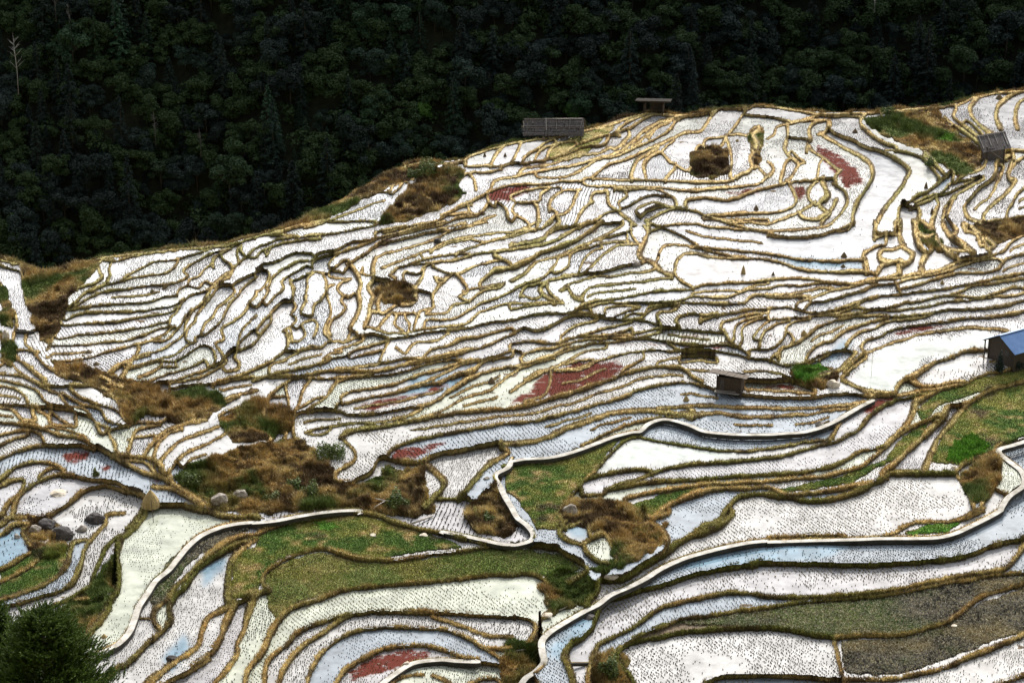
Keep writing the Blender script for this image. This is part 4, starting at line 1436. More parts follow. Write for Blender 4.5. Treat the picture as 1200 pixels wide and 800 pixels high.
# ---- water, one level sheet per field, all in one object
lh = np.where(hiP, lp, lm); ll = np.where(hiP, lm, lp)
WL = np.where(band, np.where(T > 0.30, lh, np.where(T < -0.5, ll, 0)), LAB)
WL = np.where((band | water_px) & BELOW & ~((Rn - Rg) > 0.5), WL, 0)
isw = np.zeros(NL + 1, bool)
tot = np.bincount(LAB.ravel(), minlength=NL + 1); wet = np.bincount(LAB[water_px], minlength=NL + 1)
isw[(wet > 0.25 * np.maximum(tot, 1)) & (tot >= 22)] = True; isw[0] = False
WL = np.where(isw[WL] & ~dry, WL, 0)
Wx, Wy = on_level(UU, VV, ZR[WL] - 0.02)
hue = RNG.random((NL + 1, 3))
base = np.zeros((NL + 1, 3)) + col(0.43, 0.427, 0.42)  # pale tone paints in the white of the reflected sky
base[hue[:, 0] < 0.25] = (0.43, 0.455, 0.38)
base[(hue[:, 0] > 0.25) & (hue[:, 0] < 0.5)] = (0.385, 0.382, 0.395)
base[hue[:, 0] > 0.88] = (0.27, 0.31, 0.35)
WC = base[WL]
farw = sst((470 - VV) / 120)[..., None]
WC = WC * (1 - farw * 0.6) + col(0.57, 0.567, 0.575) * farw * 0.6  # far water painted whiter, for the bright sky it reflects
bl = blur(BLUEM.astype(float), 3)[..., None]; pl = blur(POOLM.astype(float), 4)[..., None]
WC = WC * (1 - bl) + col(0.17, 0.26, 0.33) * bl  # bluish sky reflection painted into these patches
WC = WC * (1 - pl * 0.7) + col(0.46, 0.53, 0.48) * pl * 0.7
weed = blur(REDM.astype(float), 3) * 0.90 + np.clip(vnoise(Wx, Wy, 7, 61, 2) - 0.5, 0, 1) * 0.7
q = np.stack([idx[1:, :-1], idx[1:, 1:], idx[:-1, 1:], idx[:-1, :-1]], -1).reshape(-1, 4)
wl = WL.ravel()
okf = (wl[q[:, 0]] > 0) & (wl[q[:, 0]] == wl[q[:, 1]]) & (wl[q[:, 0]] == wl[q[:, 2]]) & (wl[q[:, 0]] == wl[q[:, 3]])
q = q[okf]
used = np.zeros(NV * NU, bool); used[q.ravel()] = True
rem = np.cumsum(used) - 1
WV = np.stack([Wx, Wy, ZR[WL] - 0.02], -1).reshape(-1, 3)[used]
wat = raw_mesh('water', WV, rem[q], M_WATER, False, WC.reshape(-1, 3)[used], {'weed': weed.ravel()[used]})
tag(wat, kind='structure')

# ---- concrete paths: raised slabs with a wall below
def ribbon(name, p, width, mat, drop=0.55, lift=0.10):
    u, v = p[:, 0], p[:, 1]
    m = (u > U0 + 2) & (u < U1 - 2) & (v < V1 - 2)
    u, v = u[m], v[m]
    zz = np.maximum(samp(Z, u, v), samp(zhi, u, v) if True else 0)
    k = np.ones(21) / 21
    zz = np.convolve(np.pad(zz, 10, 'edge'), k, 'valid') + lift
    x, y = on_level(u, v, zz)
    P_ = np.stack([x, y], 1)
    s = np.gradient(P_, axis=0); s /= np.maximum(np.hypot(s[:, 0], s[:, 1]), 1e-6)[:, None]
    nrm = np.stack([-s[:, 1], s[:, 0]], 1)
    for _ in range(2):
        nrm = np.stack([np.convolve(np.pad(nrm[:, i], 2, 'edge'), np.ones(5) / 5, 'valid') for i in (0, 1)], 1)
        nrm /= np.hypot(nrm[:, 0], nrm[:, 1])[:, None]
    wj = width * (1 + 0.08 * vnoise(x, y, 3, 71, 2))
    prof = [(-0.5, -drop), (-0.5, -0.03), (-0.47, 0), (0.47, 0), (0.5, -0.03), (0.5, -drop)]
    R = []
    for a, dz in prof:
        q = P_ + nrm * (a * wj)[:, None]
        R.append(np.column_stack([q, zz + dz]))
    R = np.stack(R, 1); n, kk = R.shape[:2]
    I = np.arange(n * kk).reshape(n, kk)
    Fs = np.stack([I[:-1, :-1], I[:-1, 1:], I[1:, 1:], I[1:, :-1]], -1).reshape(-1, 4)
    o = raw_mesh(name, R.reshape(-1, 3), Fs, mat, False)
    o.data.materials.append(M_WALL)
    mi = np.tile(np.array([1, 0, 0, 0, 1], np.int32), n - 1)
    o.data.polygons.foreach_set('material_index', mi)
    return tag(o, kind='structure')
for k, w, p in LINES:
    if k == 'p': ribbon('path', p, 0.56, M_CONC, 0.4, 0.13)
    if k == 'k': ribbon('channel_edge', p, 0.12, M_WALL, 0.3, 0.05)

# ================================================================== grass and stubble
def tufts(name, X, Y, Zt, H, Wd, cols, mat, blades=2, lean=0.5, label=''):
    n = len(X); Vs = []; Cs = []
    for b in range(blades):
        a = RNG.uniform(0, 2 * math.pi, n); l = RNG.uniform(0.1, 1, n) * lean * H
        ox = RNG.normal(0, 0.05, n); oy = RNG.normal(0, 0.05, n)
        px, py = np.cos(a) * Wd / 2, np.sin(a) * Wd / 2
        la_ = a + math.pi / 2 + RNG.normal(0, 0.4, n)
        h = H * RNG.uniform(0.6, 1.1, n)
        v0 = np.stack([X + ox - px, Y + oy - py, Zt - 0.03], 1); v1 = np.stack([X + ox + px, Y + oy + py, Zt - 0.03], 1)
        v2 = np.stack([X + ox + np.cos(la_) * l, Y + oy + np.sin(la_) * l, Zt + h], 1)
        Vs.append(np.stack([v0, v1, v2], 1)); Cs.append(np.repeat(cols[:, None] * RNG.uniform(0.75, 1.25, (n, 1, 1)), 3, 1))
    Vv = np.concatenate(Vs).reshape(-1, 3); Cc = np.concatenate(Cs).reshape(-1, 3)
    Ff = np.arange(len(Vv)).reshape(-1, 3)
    return tag(raw_mesh(name, Vv, Ff, mat, False, Cc), kind='stuff', label=label)

inb = band & (T > -0.75) & ((KD != 3) | ((np.abs(T) > 0.45) & (RNG.random((NV, NU)) < 0.6))) & (KD != 4) & BELOW
ys, xs = np.nonzero(inb & (RNG.random((NV, NU)) < np.clip((VV - 100) / 500, 0.45, 1.0)))
u = xs + U0 + RNG.uniform(-.5, .5, len(xs)); v = ys + V0 + RNG.uniform(-.5, .5, len(ys))
cc_ = C[ys, xs] * RNG.uniform(0.8, 1.35, (len(xs), 1))
tufts('bank_grass', samp(GX, u, v), samp(GY, u, v), samp(GZ, u, v), RNG.uniform(0.08, 0.30, len(xs)), np.full(len(xs), 0.075), cc_, M_GRASS, 3, 1.1, 'dry tan and olive grass growing on the banks between the flooded fields')
ys, xs = np.nonzero((wildz | ((~BELOW) & (VV > SKYV[None, :] - 14))) & ~band)
ys = np.repeat(ys, 3); xs = np.repeat(xs, 3)
u = xs + U0 + RNG.uniform(-.5, .5, len(xs)); v = ys + V0 + RNG.uniform(-.5, .5, len(ys))
cc_ = C[ys, xs] * RNG.uniform(0.7, 1.4, (len(xs), 1))
hh = 0.14 + 0.65 * np.clip(vnoise(samp(GX, u, v), samp(GY, u, v), 2.5, 81, 3) + 0.35, 0, 1)
tufts('rough_grass', samp(GX, u, v), samp(GY, u, v), samp(GZ, u, v), hh * RNG.uniform(.6, 1.2, len(xs)), np.full(len(xs), 0.09), cc_, M_GRASS, 2, 0.9, 'tall rough grass, tan and green, on the banks and gullies nobody farms')
ys, xs = np.nonzero(dry & ~band & BELOW)
ys = np.repeat(ys, 2); xs = np.repeat(xs, 2)
u = xs + U0 + RNG.uniform(-.5, .5, len(xs)); v = ys + V0 + RNG.uniform(-.5, .5, len(ys))
cc_ = C[ys, xs] * RNG.uniform(0.7, 1.45, (len(xs), 1))
dm = DARKM[ys, xs]; st = dm & (RNG.random(len(xs)) < 0.34)
cc_[st] = np.array([0.50, 0.46, 0.34])
st2 = OLIVEM[ys, xs] & (RNG.random(len(xs)) < 0.2); cc_[st2] = np.array([0.38, 0.30, 0.15])
tufts('field_grass', samp(GX, u, v), samp(GY, u, v), samp(GZ, u, v), np.where(dm, 0.10, 0.13) * RNG.uniform(.5, 1.3, len(xs)), np.where(st, 0.17, np.where(dm, 0.08, 0.07)), cc_, M_GRASS, 2, 1.0, 'short green growth and straw on the fields that hold no water')
# leafy vegetable patch
vp = poly_mask("1117,517 1140,509 1163,519 1150,533 1122,543 1111,538", 3.2) & (vnoise(UU, VV, 5, 95, 2) > -0.45)
ys, xs = np.nonzero(vp); ys = np.repeat(ys, 2); xs = np.repeat(xs, 2)
u = xs + U0 + RNG.uniform(-.5, .5, len(xs)); v = ys + V0 + RNG.uniform(-.5, .5, len(ys))
tufts('vegetable_leaves', samp(GX, u, v), samp(GY, u, v), samp(GZ, u, v), RNG.uniform(.10, .28, len(xs)), np.full(len(xs), 0.17), np.tile(np.array([0.15, 0.31, 0.04]), (len(xs), 1)) * RNG.uniform(.6, 1.3, (len(xs), 1)), M_GRASS, 2, 0.8, 'bright green leafy vegetables in the dark grassy field at the right edge')

# rice stubble in rows
SX, SY, SZ, SH_, SC_, SWd = [], [], [], [], [], []
bare_frac = np.bincount(LAB[BAREM & flat], minlength=NL + 1) / np.maximum(tot, 1)
for L in range(1, NL + 1):
    if not isw[L] or tot[L] < 30: continue
    ys, xs = np.nonzero(LAB == L)
    z = ZR[L]
    X, Y = on_level(xs + U0, ys + V0, z)
    r = np.random.default_rng(L)
    if bare_frac[L] > 0.45 and r.random() < 0.93: keep = 0.03
    elif r.random() < 0.10 and ys.mean() + V0 < 520: keep = 0.12
    else: keep = r.uniform(0.75, 1.0)
    cx, cy = X.mean(), Y.mean()
    ev, ew = np.linalg.eigh(np.cov(np.stack([X, Y])) + np.eye(2) * 1e-4)
    ang = math.atan2(ew[1, 1], ew[0, 1]) + r.normal(0, 0.12)
    ca, sa = math.cos(ang), math.sin(ang)
    a = (X - cx) * ca + (Y - cy) * sa; b = -(X - cx) * sa + (Y - cy) * ca
    # the strip's own bend, followed by the rows
    pc = np.polyfit(a, b, 2) if len(a) > 80 and np.ptp(a) > 6 else np.array([0, 0, 0.0])
    pc[0] = max(min(pc[0], 0.04), -0.04)
    s1 = r.uniform(0.32, 0.40); s2 = r.uniform(0.16, 0.21)
    A, B = np.meshgrid(np.arange(a.min() - 1, a.max() + 1, s1), np.arange(b.min() - 2, b.max() + 2, s2))
    A = A.ravel(); B = B.ravel()
    B0 = B
    wx = vnoise(A, B, 6, L % 50, 2) * 0.35
    A2 = A + wx + RNG.normal(0, 0.02, len(A)); B2 = B + RNG.normal(0, 0.03, len(A)) + vnoise(A, B, 7, 7 + L % 40, 1) * 0.3
    B2 = B2 + pc[0] * A2 * A2 + pc[1] * A2
    x = cx + A2 * ca - B2 * sa; y = cy + A2 * sa + B2 * ca
    pu_, pv_ = to_uv(x, y, z)
    iu = np.rint(pu_ - U0).astype(int); iv = np.rint(pv_ - V0).astype(int)
    okk = (iu >= 0) & (iu < NU) & (iv >= 0) & (iv < NV)
    iu = np.clip(iu, 0, NU - 1); iv = np.clip(iv, 0, NV - 1)
    patch = vnoise(x, y, 5.5, 300 + L % 30, 3)
    okk &= (LAB[iv, iu] == L) & (D[iv, iu] > 0.8) & (RNG.random(len(x)) < keep) & ((RNG.random(len(x)) < np.clip(1.1 + patch * 3.0, 0.05, 1)) if keep > 0.3 else True)
    okk &= ~(BLUEM[iv, iu] & (RNG.random(len(x)) < 0.7)) & ~(BAREM[iv, iu] & (RNG.random(len(x)) < 0.8)) & ~POOLM[iv, iu]
    n = okk.sum()
    if not n: continue
    SX.append(x[okk]); SY.append(y[okk]); SZ.append(np.full(n, z - 0.04))
    hgt = r.uniform(0.08, 0.14)
    SH_.append(np.full(n, hgt) * RNG.uniform(0.6, 1.3, n)); SWd.append(np.full(n, r.uniform(0.030, 0.050)))
    gold = r.random() < 0.22
    c0 = np.array([0.20, 0.16, 0.07]) if gold else np.array([0.075, 0.06, 0.036])
    SC_.append(np.tile(c0, (n, 1)) * RNG.uniform(0.6, 1.5, (n, 1)))
SX, SY, SZ, SH_, SWd = map(np.concatenate, (SX, SY, SZ, SH_, SWd)); SC_ = np.concatenate(SC_)
print('stubble', len(SX))
n = len(SX); k3 = np.arange(3) * 2 * math.pi / 3
a0 = RNG.uniform(0, 6.28, n)[:, None] + k3
lowr = SWd[:, None] * 0.6; topr = SWd[:, None] * RNG.uniform(0.9, 1.5, (n, 1))
lx = RNG.normal(0, 0.03, (n, 1)); ly = RNG.normal(0, 0.03, (n, 1))
bot = np.stack([SX[:, None] + np.cos(a0) * lowr, SY[:, None] + np.sin(a0) * lowr, np.repeat(SZ[:, None], 3, 1)], -1)
top = np.stack([SX[:, None] + lx + np.cos(a0) * topr, SY[:, None] + ly + np.sin(a0) * topr, SZ[:, None] + SH_[:, None] * RNG.uniform(0.8, 1.15, (n, 3))], -1)
Vs = np.concatenate([bot, top], 1).reshape(-1, 3)
o6 = np.arange(n)[:, None] * 6
Fs = np.concatenate([np.stack([o6[:, 0] + i, o6[:, 0] + (i + 1) % 3, o6[:, 0] + 3 + (i + 1) % 3, o6[:, 0] + 3 + i], 1) for i in range(3)])
tag(raw_mesh('rice_stubble', Vs, Fs, M_STUB, False, np.repeat(SC_, 6, 0)), kind='stuff', label='rows of cut rice stubble standing in the flooded fields')

# ================================================================== far ground and the wooded mountain
def mtn_h(x, y):
    g = vnoise(x, x * 0 + 5, 70, 101, 3) * 14 + vnoise(x, y, 30, 102, 3) * 3.0
    d = y + g - 0.0006 * x * x * (np.abs(x) < 1e9) * 0 - 383
    z = -64 + np.clip(d, 0, 9999) * 1.15
    zc = 88 + vnoise(x, y, 160, 103, 3) * 16
    z = np.minimum(z, zc)
    return z
xs_ = np.concatenate([np.linspace(-1500, -220, 50), np.arange(-216, 217, 3.0), np.linspace(220, 1500, 50)])
ys_ = np.concatenate([np.linspace(300, 372, 6), np.arange(374, 530, 3.0), np.linspace(540, 3000, 30)])
MX, MY = np.meshgrid(xs_, ys_)
MZ = mtn_h(MX, MY) + vnoise(MX, MY, 5, 104, 3) * 0.8
I = np.arange(MX.size).reshape(MX.shape)
Fm = np.stack([I[:-1, :-1], I[:-1, 1:], I[1:, 1:], I[1:, :-1]], -1).reshape(-1, 4)
M_FLOOR = mat_col('forest_floor', (0.010, 0.013, 0.007), (0.03, 0.034, 0.016), 0.8, 0.95, 0.5)
tag(raw_mesh('mountain', np.stack([MX, MY, MZ], -1).reshape(-1, 3), Fm, M_FLOOR, True), kind='structure')
gx, gy = np.meshgrid(np.linspace(-6000, 6000, 40), np.linspace(-4000, 8000, 40))
gz = np.full(gx.shape, -66.0)
I = np.arange(gx.size).reshape(gx.shape)
Fg = np.stack([I[:-1, :-1], I[:-1, 1:], I[1:, 1:], I[1:, :-1]], -1).reshape(-1, 4)
tag(raw_mesh('valley_ground', np.stack([gx, gy, gz], -1).reshape(-1, 3), Fg, M_FLOOR, True), kind='structure')
# the hillside under the viewer, falling to the fields
hx, hy = np.meshgrid(np.linspace(-260, 260, 90), np.concatenate([np.linspace(-60, -1.6, 12), np.linspace(-1.5, 172, 90)]))
hz = np.where(hy < -1.5, 98.2 - 0.1 * (hy + 1.5), 98.2 - (hy + 1.5) * 0.84)
edge = sst((hy - 110) / 52)
hz = np.minimum(hz, 60 - 0.0) * 0 + hz
hz = hz + vnoise(hx, hy, 14, 111, 3) * 1.5 * (1 - edge) * (hy > 12)
hz = np.where(hy > 118, np.minimum(hz, 0.5 - (hy - 118) * 0.03 + 0 * hy), hz)
I = np.arange(hx.size).reshape(hx.shape)
Fh = np.stack([I[:-1, :-1], I[:-1, 1:], I[1:, 1:], I[1:, :-1]], -1).reshape(-1, 4)
M_HILL = mat_col('hill_grass', (0.05, 0.06, 0.02), (0.22, 0.17, 0.07), 0.5, 0.95, 0.4)
tag(raw_mesh('hillside', np.stack([hx, hy, hz], -1).reshape(-1, 3), Fh, M_HILL, True), kind='structure')

# ================================================================== trees
def leaf_cloud(pts, nrm, size, jit=0.6):
    """a small four-cornered leaf clump at every point"""
    n = len(pts)
    nn = nrm + RNG.normal(0, jit, (n, 3)); nn /= np.linalg.norm(nn, axis=1)[:, None]
    r = RNG.normal(0, 1, (n, 3)); a = np.cross(nn, r); a /= np.linalg.norm(a, axis=1)[:, None]; b = np.cross(nn, a)
    s = size * RNG.uniform(0.6, 1.3, (n, 1)); k = RNG.uniform(0.5, 0.9, (n, 1))
    c = [pts + a * s, pts + b * s * k + nn * s * 0.15, pts - a * s, pts - b * s * k + nn * s * 0.15]
    return np.stack(c, 1).reshape(-1, 3)
def crown_mesh(name, pts, nrm, size, lv, mat, jit=0.6):
    V_ = leaf_cloud(pts, nrm, size, jit)
    me = raw_mesh(name, V_, np.arange(len(V_)).reshape(-1, 4), mat, False, None, {'leafv': np.repeat(lv, 4)})
    d = me.data; bpy.data.objects.remove(me); return d
def broad(seed, R=2.9, n=4600):
    r = np.random.default_rng(seed)
    P, Nn, Lv = [], [], []
    m = r.integers(14, 26)
    for i in range(m):
        a = r.uniform(0, 6.28); q = r.uniform(0.15, 0.72) * R; zc = r.uniform(0.2, 1.5) * R * (1 - 0.35 * q / R)
        rad = R * r.uniform(0.18, 0.42)
        c = np.array([q * math.cos(a), q * math.sin(a), zc])
        k = int(n / m * (rad / R / 0.32) ** 2)
        d = r.normal(0, 1, (k, 3)); d /= np.linalg.norm(d, axis=1)[:, None]
        d[:, 2] = np.where(d[:, 2] < -0.35, -d[:, 2], d[:, 2])
        f = r.uniform(0.72, 1.08, (k, 1)); P.append(c + d * rad * f * np.array([1, 1, 0.8])); Nn.append(d + [0, 0, 0.3])
        Lv.append(np.clip(r.normal(0.45, 0.22, k) + r.uniform(-.15, .15), 0, 1))
    return np.concatenate(P), np.concatenate(Nn), np.concatenate(Lv)
def conif(seed, Hh=9.0, R=2.1, n=3600):
    r = np.random.default_rng(seed)
    nb = 70; P, Nn, Lv = [], [], []
    for i in range(nb):
        t = (i + r.random()) / nb; z = Hh * (0.12 + 0.88 * t); L = R * (1 - t) ** 0.8 * r.uniform(0.7, 1.15) + 0.15
        a = i * 2.4 + r.uniform(-.4, .4); k = max(6, int(n / nb * (0.4 + 1.2 * (1 - t))))
        s = r.random(k) ** 0.6; sp_ = 0.35 * L * (0.4 + s)
        x = s * L; yy = r.normal(0, 1, k) * sp_ * 0.35; zz = z - 0.35 * x + r.normal(0, 0.1, k)
        P.append(np.stack([x * math.cos(a) - yy * math.sin(a), x * math.sin(a) + yy * math.cos(a), zz], 1))
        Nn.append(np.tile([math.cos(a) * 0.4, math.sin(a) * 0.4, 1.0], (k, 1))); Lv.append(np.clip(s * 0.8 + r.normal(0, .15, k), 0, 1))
    return np.concatenate(P), np.concatenate(Nn), np.concatenate(Lv)
def trunk_mesh(name, h, r0, seed, limbs=4, spread=1.6, mat=None, twigs=0):
    r = random.Random(seed); mb = MB()
    top = Vector((r.uniform(-.3, .3), r.uniform(-.3, .3), h))
    mb.tube([(0, 0, -1.0), (0.05, 0, h * 0.35), top * 0.7, top], [r0, r0 * 0.75, r0 * 0.5, r0 * 0.12], 7)
    for i in range(limbs):
        t = r.uniform(0.35, 0.85); a = r.uniform(0, 6.28); L = spread * r.uniform(0.6, 1.1) * (1.15 - t * 0.6)
        b0 = top * t; b1 = b0 + Vector((math.cos(a) * L * .5, math.sin(a) * L * .5, L * 0.45)); b2 = b0 + Vector((math.cos(a) * L, math.sin(a) * L, L * 0.95))
        mb.tube([b0, b1, b2], [r0 * 0.4, r0 * 0.25, r0 * 0.07], 5)
        for j in range(twigs):
            c = b0.lerp(b2, r.uniform(.3, 1)); a2 = a + r.uniform(-1.2, 1.2); l2 = L * r.uniform(.25, .5)
            mb.tube([c, c + Vector((math.cos(a2) * l2, math.sin(a2) * l2, l2 * r.uniform(.3, 1)))], [r0 * 0.14, r0 * 0.04], 4)
    o = mb.build(name, mat or M_TRUNK, None, True); d = o.data; bpy.data.objects.remove(o); return d
BRO = []; CON = []
for i in range(8):
    p_, n_, l_ = broad(200 + i); p_[:, 2] += 2.2
    BRO.append((crown_mesh('crown', p_, n_, 0.145, l_, M_LEAF), trunk_mesh('trunk', 5.2, 0.16, i, 5, 1.9), p_, n_, l_))
for i in range(4):
    p_, n_, l_ = conif(300 + i, 8.5 + i * 0.8)
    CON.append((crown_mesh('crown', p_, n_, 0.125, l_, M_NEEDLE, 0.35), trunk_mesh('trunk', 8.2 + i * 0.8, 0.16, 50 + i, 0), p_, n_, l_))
spots = []
r = random.Random(5)
yy_ = 378.0
while yy_ < 500:
    xx_ = -215.0
    while xx_ < 215:
        X = xx_ + r.uniform(-1.5, 1.5); Y = yy_ + r.uniform(-1.2, 1.2)
        spots.append((X, Y, float(mtn_h(np.array([X]), np.array([Y]))[0])))
        xx_ += 3.7
    yy_ += 2.5
vis_, rest_ = [], []
for X, Y, Zz in spots:
    if Zz > 87: continue
    pu_, pv_ = to_uv(X, Y, Zz + 4.5)
    sk = float(np.interp(pu_, [a for a, b in SKY], [b for a, b in SKY]))
    if -12 < pu_ < 1212 and -14 < pv_ < sk + 16: vis_.append((X, Y, Zz, pu_, pv_))
    elif Zz > -63.5: rest_.append((X, Y, Zz, pu_, pv_))
print('forest trees in view', len(vis_), 'others', len(rest_))
r.shuffle(vis_)
more_ = vis_[300:]; vis_ = vis_[:300]
for i, (X, Y, Zz, pu_, pv_) in enumerate(vis_):
    # conifers stand in the upper left, broad crowns elsewhere
    pc_ = 0.55 if (pu_ < 420 and pv_ < 190) else (0.3 if pu_ > 780 else 0.16)
    c_ = r.random() < pc_
    cm, tm = (CON[r.randrange(4)] if c_ else BRO[r.randrange(8)])[:2]
    t = empty('conifer' if c_ else 'broadleaf_tree', (X, Y, Zz - 0.4), r.uniform(0, 6.28))
    s = r.choice([0.7, 0.85, 1.0, 1.15, 1.4]) * r.uniform(0.9, 1.1) * (1.0 if not c_ else 0.95); t.scale = (s, s, s * r.uniform(0.9, 1.15))
    if pu_ < 300: ar = 'in the upper left forest' if pv_ < 150 else 'low in the left forest above the terrace rim'
    elif pu_ < 600: ar = 'high in the forest left of the barn' if pv_ < 110 else 'just above the ridge left of the barn'
    elif pu_ < 900: ar = 'along the top of the forest behind the barn' if pv_ < 70 else 'close behind the barn and the open shelter'
    else: ar = 'in the forest at the top right corner' if pu_ > 1050 else 'in the forest above the top right fields'
    sz = 'small' if s < 0.86 else ('large' if s > 1.1 else 'middle sized')
    kd_ = 'narrow dark conifer' if c_ else 'rounded dark broadleaf tree'
    tag(t, '%s %s %s' % (sz, kd_, ar), 'tree', '%s %ss %s' % (sz, 'conifer' if c_ else 'broadleaf tree', ar))
    for nm, me in (('crown', cm), ('trunk', tm)):
        c = bpy.data.objects.new(nm, me); COL.objects.link(c); c.parent = t
        if nm == 'crown':
            # lighter, greener crowns in a few stands
            k_ = sum(math.exp(-((pu_ - a) / w) ** 2 - ((pv_ - b_v) / h) ** 2) for a, b_v, w, h in ((335, 145, 40, 22), (370, 190, 30, 20), (110, 60, 90, 26), (190, 130, 30, 18), (450, 30, 60, 30), (680, 115, 50, 20), (895, 80, 30, 14), (480, 130, 60, 30)))
            v_k = r.uniform(0.8, 1.5)
            c.color = (v_k * (1 + 1.1 * k_), v_k * (1 + 1.5 * k_), v_k * (1 + 0.3 * k_), 1)
# the rest of the wood, out of frame or filling the gaps, as one mass
Vb, Lb = [], []
def add_mass(X, Y, Zz, frac, sz):
    src = BRO[r.randrange(8)]; p_, n_, l_ = src[2:5]
    k = RNG.random(len(p_)) < frac
    a = r.uniform(0, 6.28); s = r.uniform(0.85, 1.25)
    q_ = p_[k]; R2 = np.array([[math.cos(a), -math.sin(a), 0], [math.sin(a), math.cos(a), 0], [0, 0, 1]])
    Vb.append(leaf_cloud(q_ @ R2.T * s + [X, Y, Zz - 0.4], n_[k] @ R2.T, sz)); Lb.append(np.repeat(l_[k], 4))
for X, Y, Zz, pu_, pv_ in more_: add_mass(X, Y, Zz, 0.6, 0.18)
for i in range(900):
    X = r.uniform(-105, 105); Y = r.uniform(386, 470); add_mass(X, Y, float(mtn_h(np.array([X]), np.array([Y]))[0]) - 3.0, 0.10, 0.30)
for X, Y, Zz, pu_, pv_ in rest_:
    if r.random() < 0.8: add_mass(X, Y, Zz, 0.10, 0.7)
Vb = np.concatenate(Vb); Lb = np.concatenate(Lb)
tag(raw_mesh('forest', Vb, np.arange(len(Vb)).reshape(-1, 4), M_LEAF, False, None, {'leafv': Lb}), kind='stuff', label='dense dark woods covering the rest of the mountain')

def mtn_at(u, v):
    dx, dy, dz = [float(q) for q in rays(u, v)]
    t = 370.0
    while t < 560:
        x, y, z = dx * t, dy * t, CAMH + dz * t
        if z < float(mtn_h(np.array([x]), np.array([y]))[0]) + 2.0: break
        t += 0.5
    return Vector((x, y, z))
for (bu, bv, hpx, lab) in ((21, 106, 66, 'tall bare pale tree trunk at the left edge of the dark forest'), (65, 22, 36, 'bare grey tree at the top left of the forest, left of a thinner one'), (82, 36, 30, 'thin bare tree at the top left of the forest, right of a taller one'), (182, 165, 34, 'bare grey branching tree among the dark conifers left of the forest middle'), (1025, 12, 18, 'bare pale tree top at the upper right edge of the forest'),
                            (235, 178, 28, 'pale leafless tree low in the middle left of the dark forest')):
    p = mtn_at(bu, bv); p.y -= 6.0; p.x *= 0.985; p.z += 2.0
    h = hpx * 0.155
    tr = empty('bare_tree', p); tag(tr, lab, 'tree')
    me = trunk_mesh('trunk', h, 0.10, bu, 16, h * 0.16, M_PALE if bu in (21, 1025) else M_DIMB, 3)
    c = bpy.data.objects.new('trunk', me); COL.objects.link(c); c.parent = tr

# ---- the cedar in the near left corner
def cedar(name, base, height, crown_h, rad, label, seed):
    r = np.random.default_rng(seed)
    t = empty(name, base); tag(t, label, 'tree')
    P, N2, L2, T2 = [], [], [], []
    tris = []
    nb = 330
    for i in range(nb):
        f = ((i + r.random()) / nb); z = height - crown_h * (1 - f)
        env = rad * (math.sin(min(1, (1 - f) * 1.25 + 0.06) * math.pi / 2) ** 0.8)
        L = env * r.uniform(0.6, 1.22) + 0.1; a = i * 2.399 + r.uniform(-.5, .5)
        for s_ in range(int(13 + 21 * L)):
            q = r.uniform(0.10, 1.0) ** 0.7; w = r.normal(0, 0.24) * (0.3 + q) * min(1.0, L)
            d = np.array([math.cos(a), math.sin(a)]); e = np.array([-d[1], d[0]])
            c = np.array([*(d * q * L + e * w), z - 0.10 * q * L + 0.16 * (q ** 2) * L + r.normal(0, 0.07)])
            ax = np.array([*(d * 0.7 + e * r.normal(0, 0.55)), 0.75 + r.normal(0, .3)]); ax /= np.linalg.norm(ax)
            ln = r.uniform(0.22, 0.40)
            # a spray: needles set round a short axis
            m = 32
            th = r.uniform(0, 6.28, m); pos = r.uniform(0, 1, m)
            x1 = np.cross(ax, [0.3, 0.2, 0.9]); x1 /= np.linalg.norm(x1); x2 = np.cross(ax, x1)
            out = np.cos(th)[:, None] * x1 + np.sin(th)[:, None] * x2
            b0 = c + ax * (pos * ln)[:, None]; tip = b0 + (out * 0.55 + ax * 0.9) * (0.085 * (1.2 - pos * 0.75))[:, None]
            sd = np.cross(out, ax) * 0.018
            tris.append(np.stack([b0 - sd, b0 + sd, tip], 1))
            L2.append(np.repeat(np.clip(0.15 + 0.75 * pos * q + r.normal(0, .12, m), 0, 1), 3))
    Vt = np.concatenate(tris).reshape(-1, 3)
    raw_mesh('crown', Vt, np.arange(len(Vt)).reshape(-1, 3), M_CEDAR, False, None, {'leafv': np.concatenate(L2)}, t)
    mb = MB(); mb.tube([(0, 0, -1), (0, 0, height * .5), (0, 0, height - .2)], [0.26, 0.18, 0.02], 10)
    rr_ = random.Random(seed)
    for i in range(60):
        f = rr_.random(); z = height - crown_h * (1 - f); a = rr_.uniform(0, 6.28); L = rad * (1 - f * .9)
        mb.tube([(0, 0, z - .2), (math.cos(a) * L * .8, math.sin(a) * L * .8, z)], [0.035, 0.01], 4)
    mb.build('trunk', M_TRUNK, t, True)
def ray_pt(u, v, dist):
    dx, dy, dz = [float(q) for q in rays(u, v)]
    k = dist / math.sqrt(dx * dx + dy * dy + dz * dz); return Vector((dx * k, dy * k, CAMH + dz * k))
tp = ray_pt(48, 722, 84.0)
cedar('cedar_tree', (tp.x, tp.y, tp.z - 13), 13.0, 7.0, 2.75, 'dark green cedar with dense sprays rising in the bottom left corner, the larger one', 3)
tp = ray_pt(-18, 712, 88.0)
cedar('cedar_tree', (tp.x, tp.y, tp.z - 13), 13.0, 7.0, 2.0, 'dark green cedar cut by the left edge behind the larger corner tree', 4)

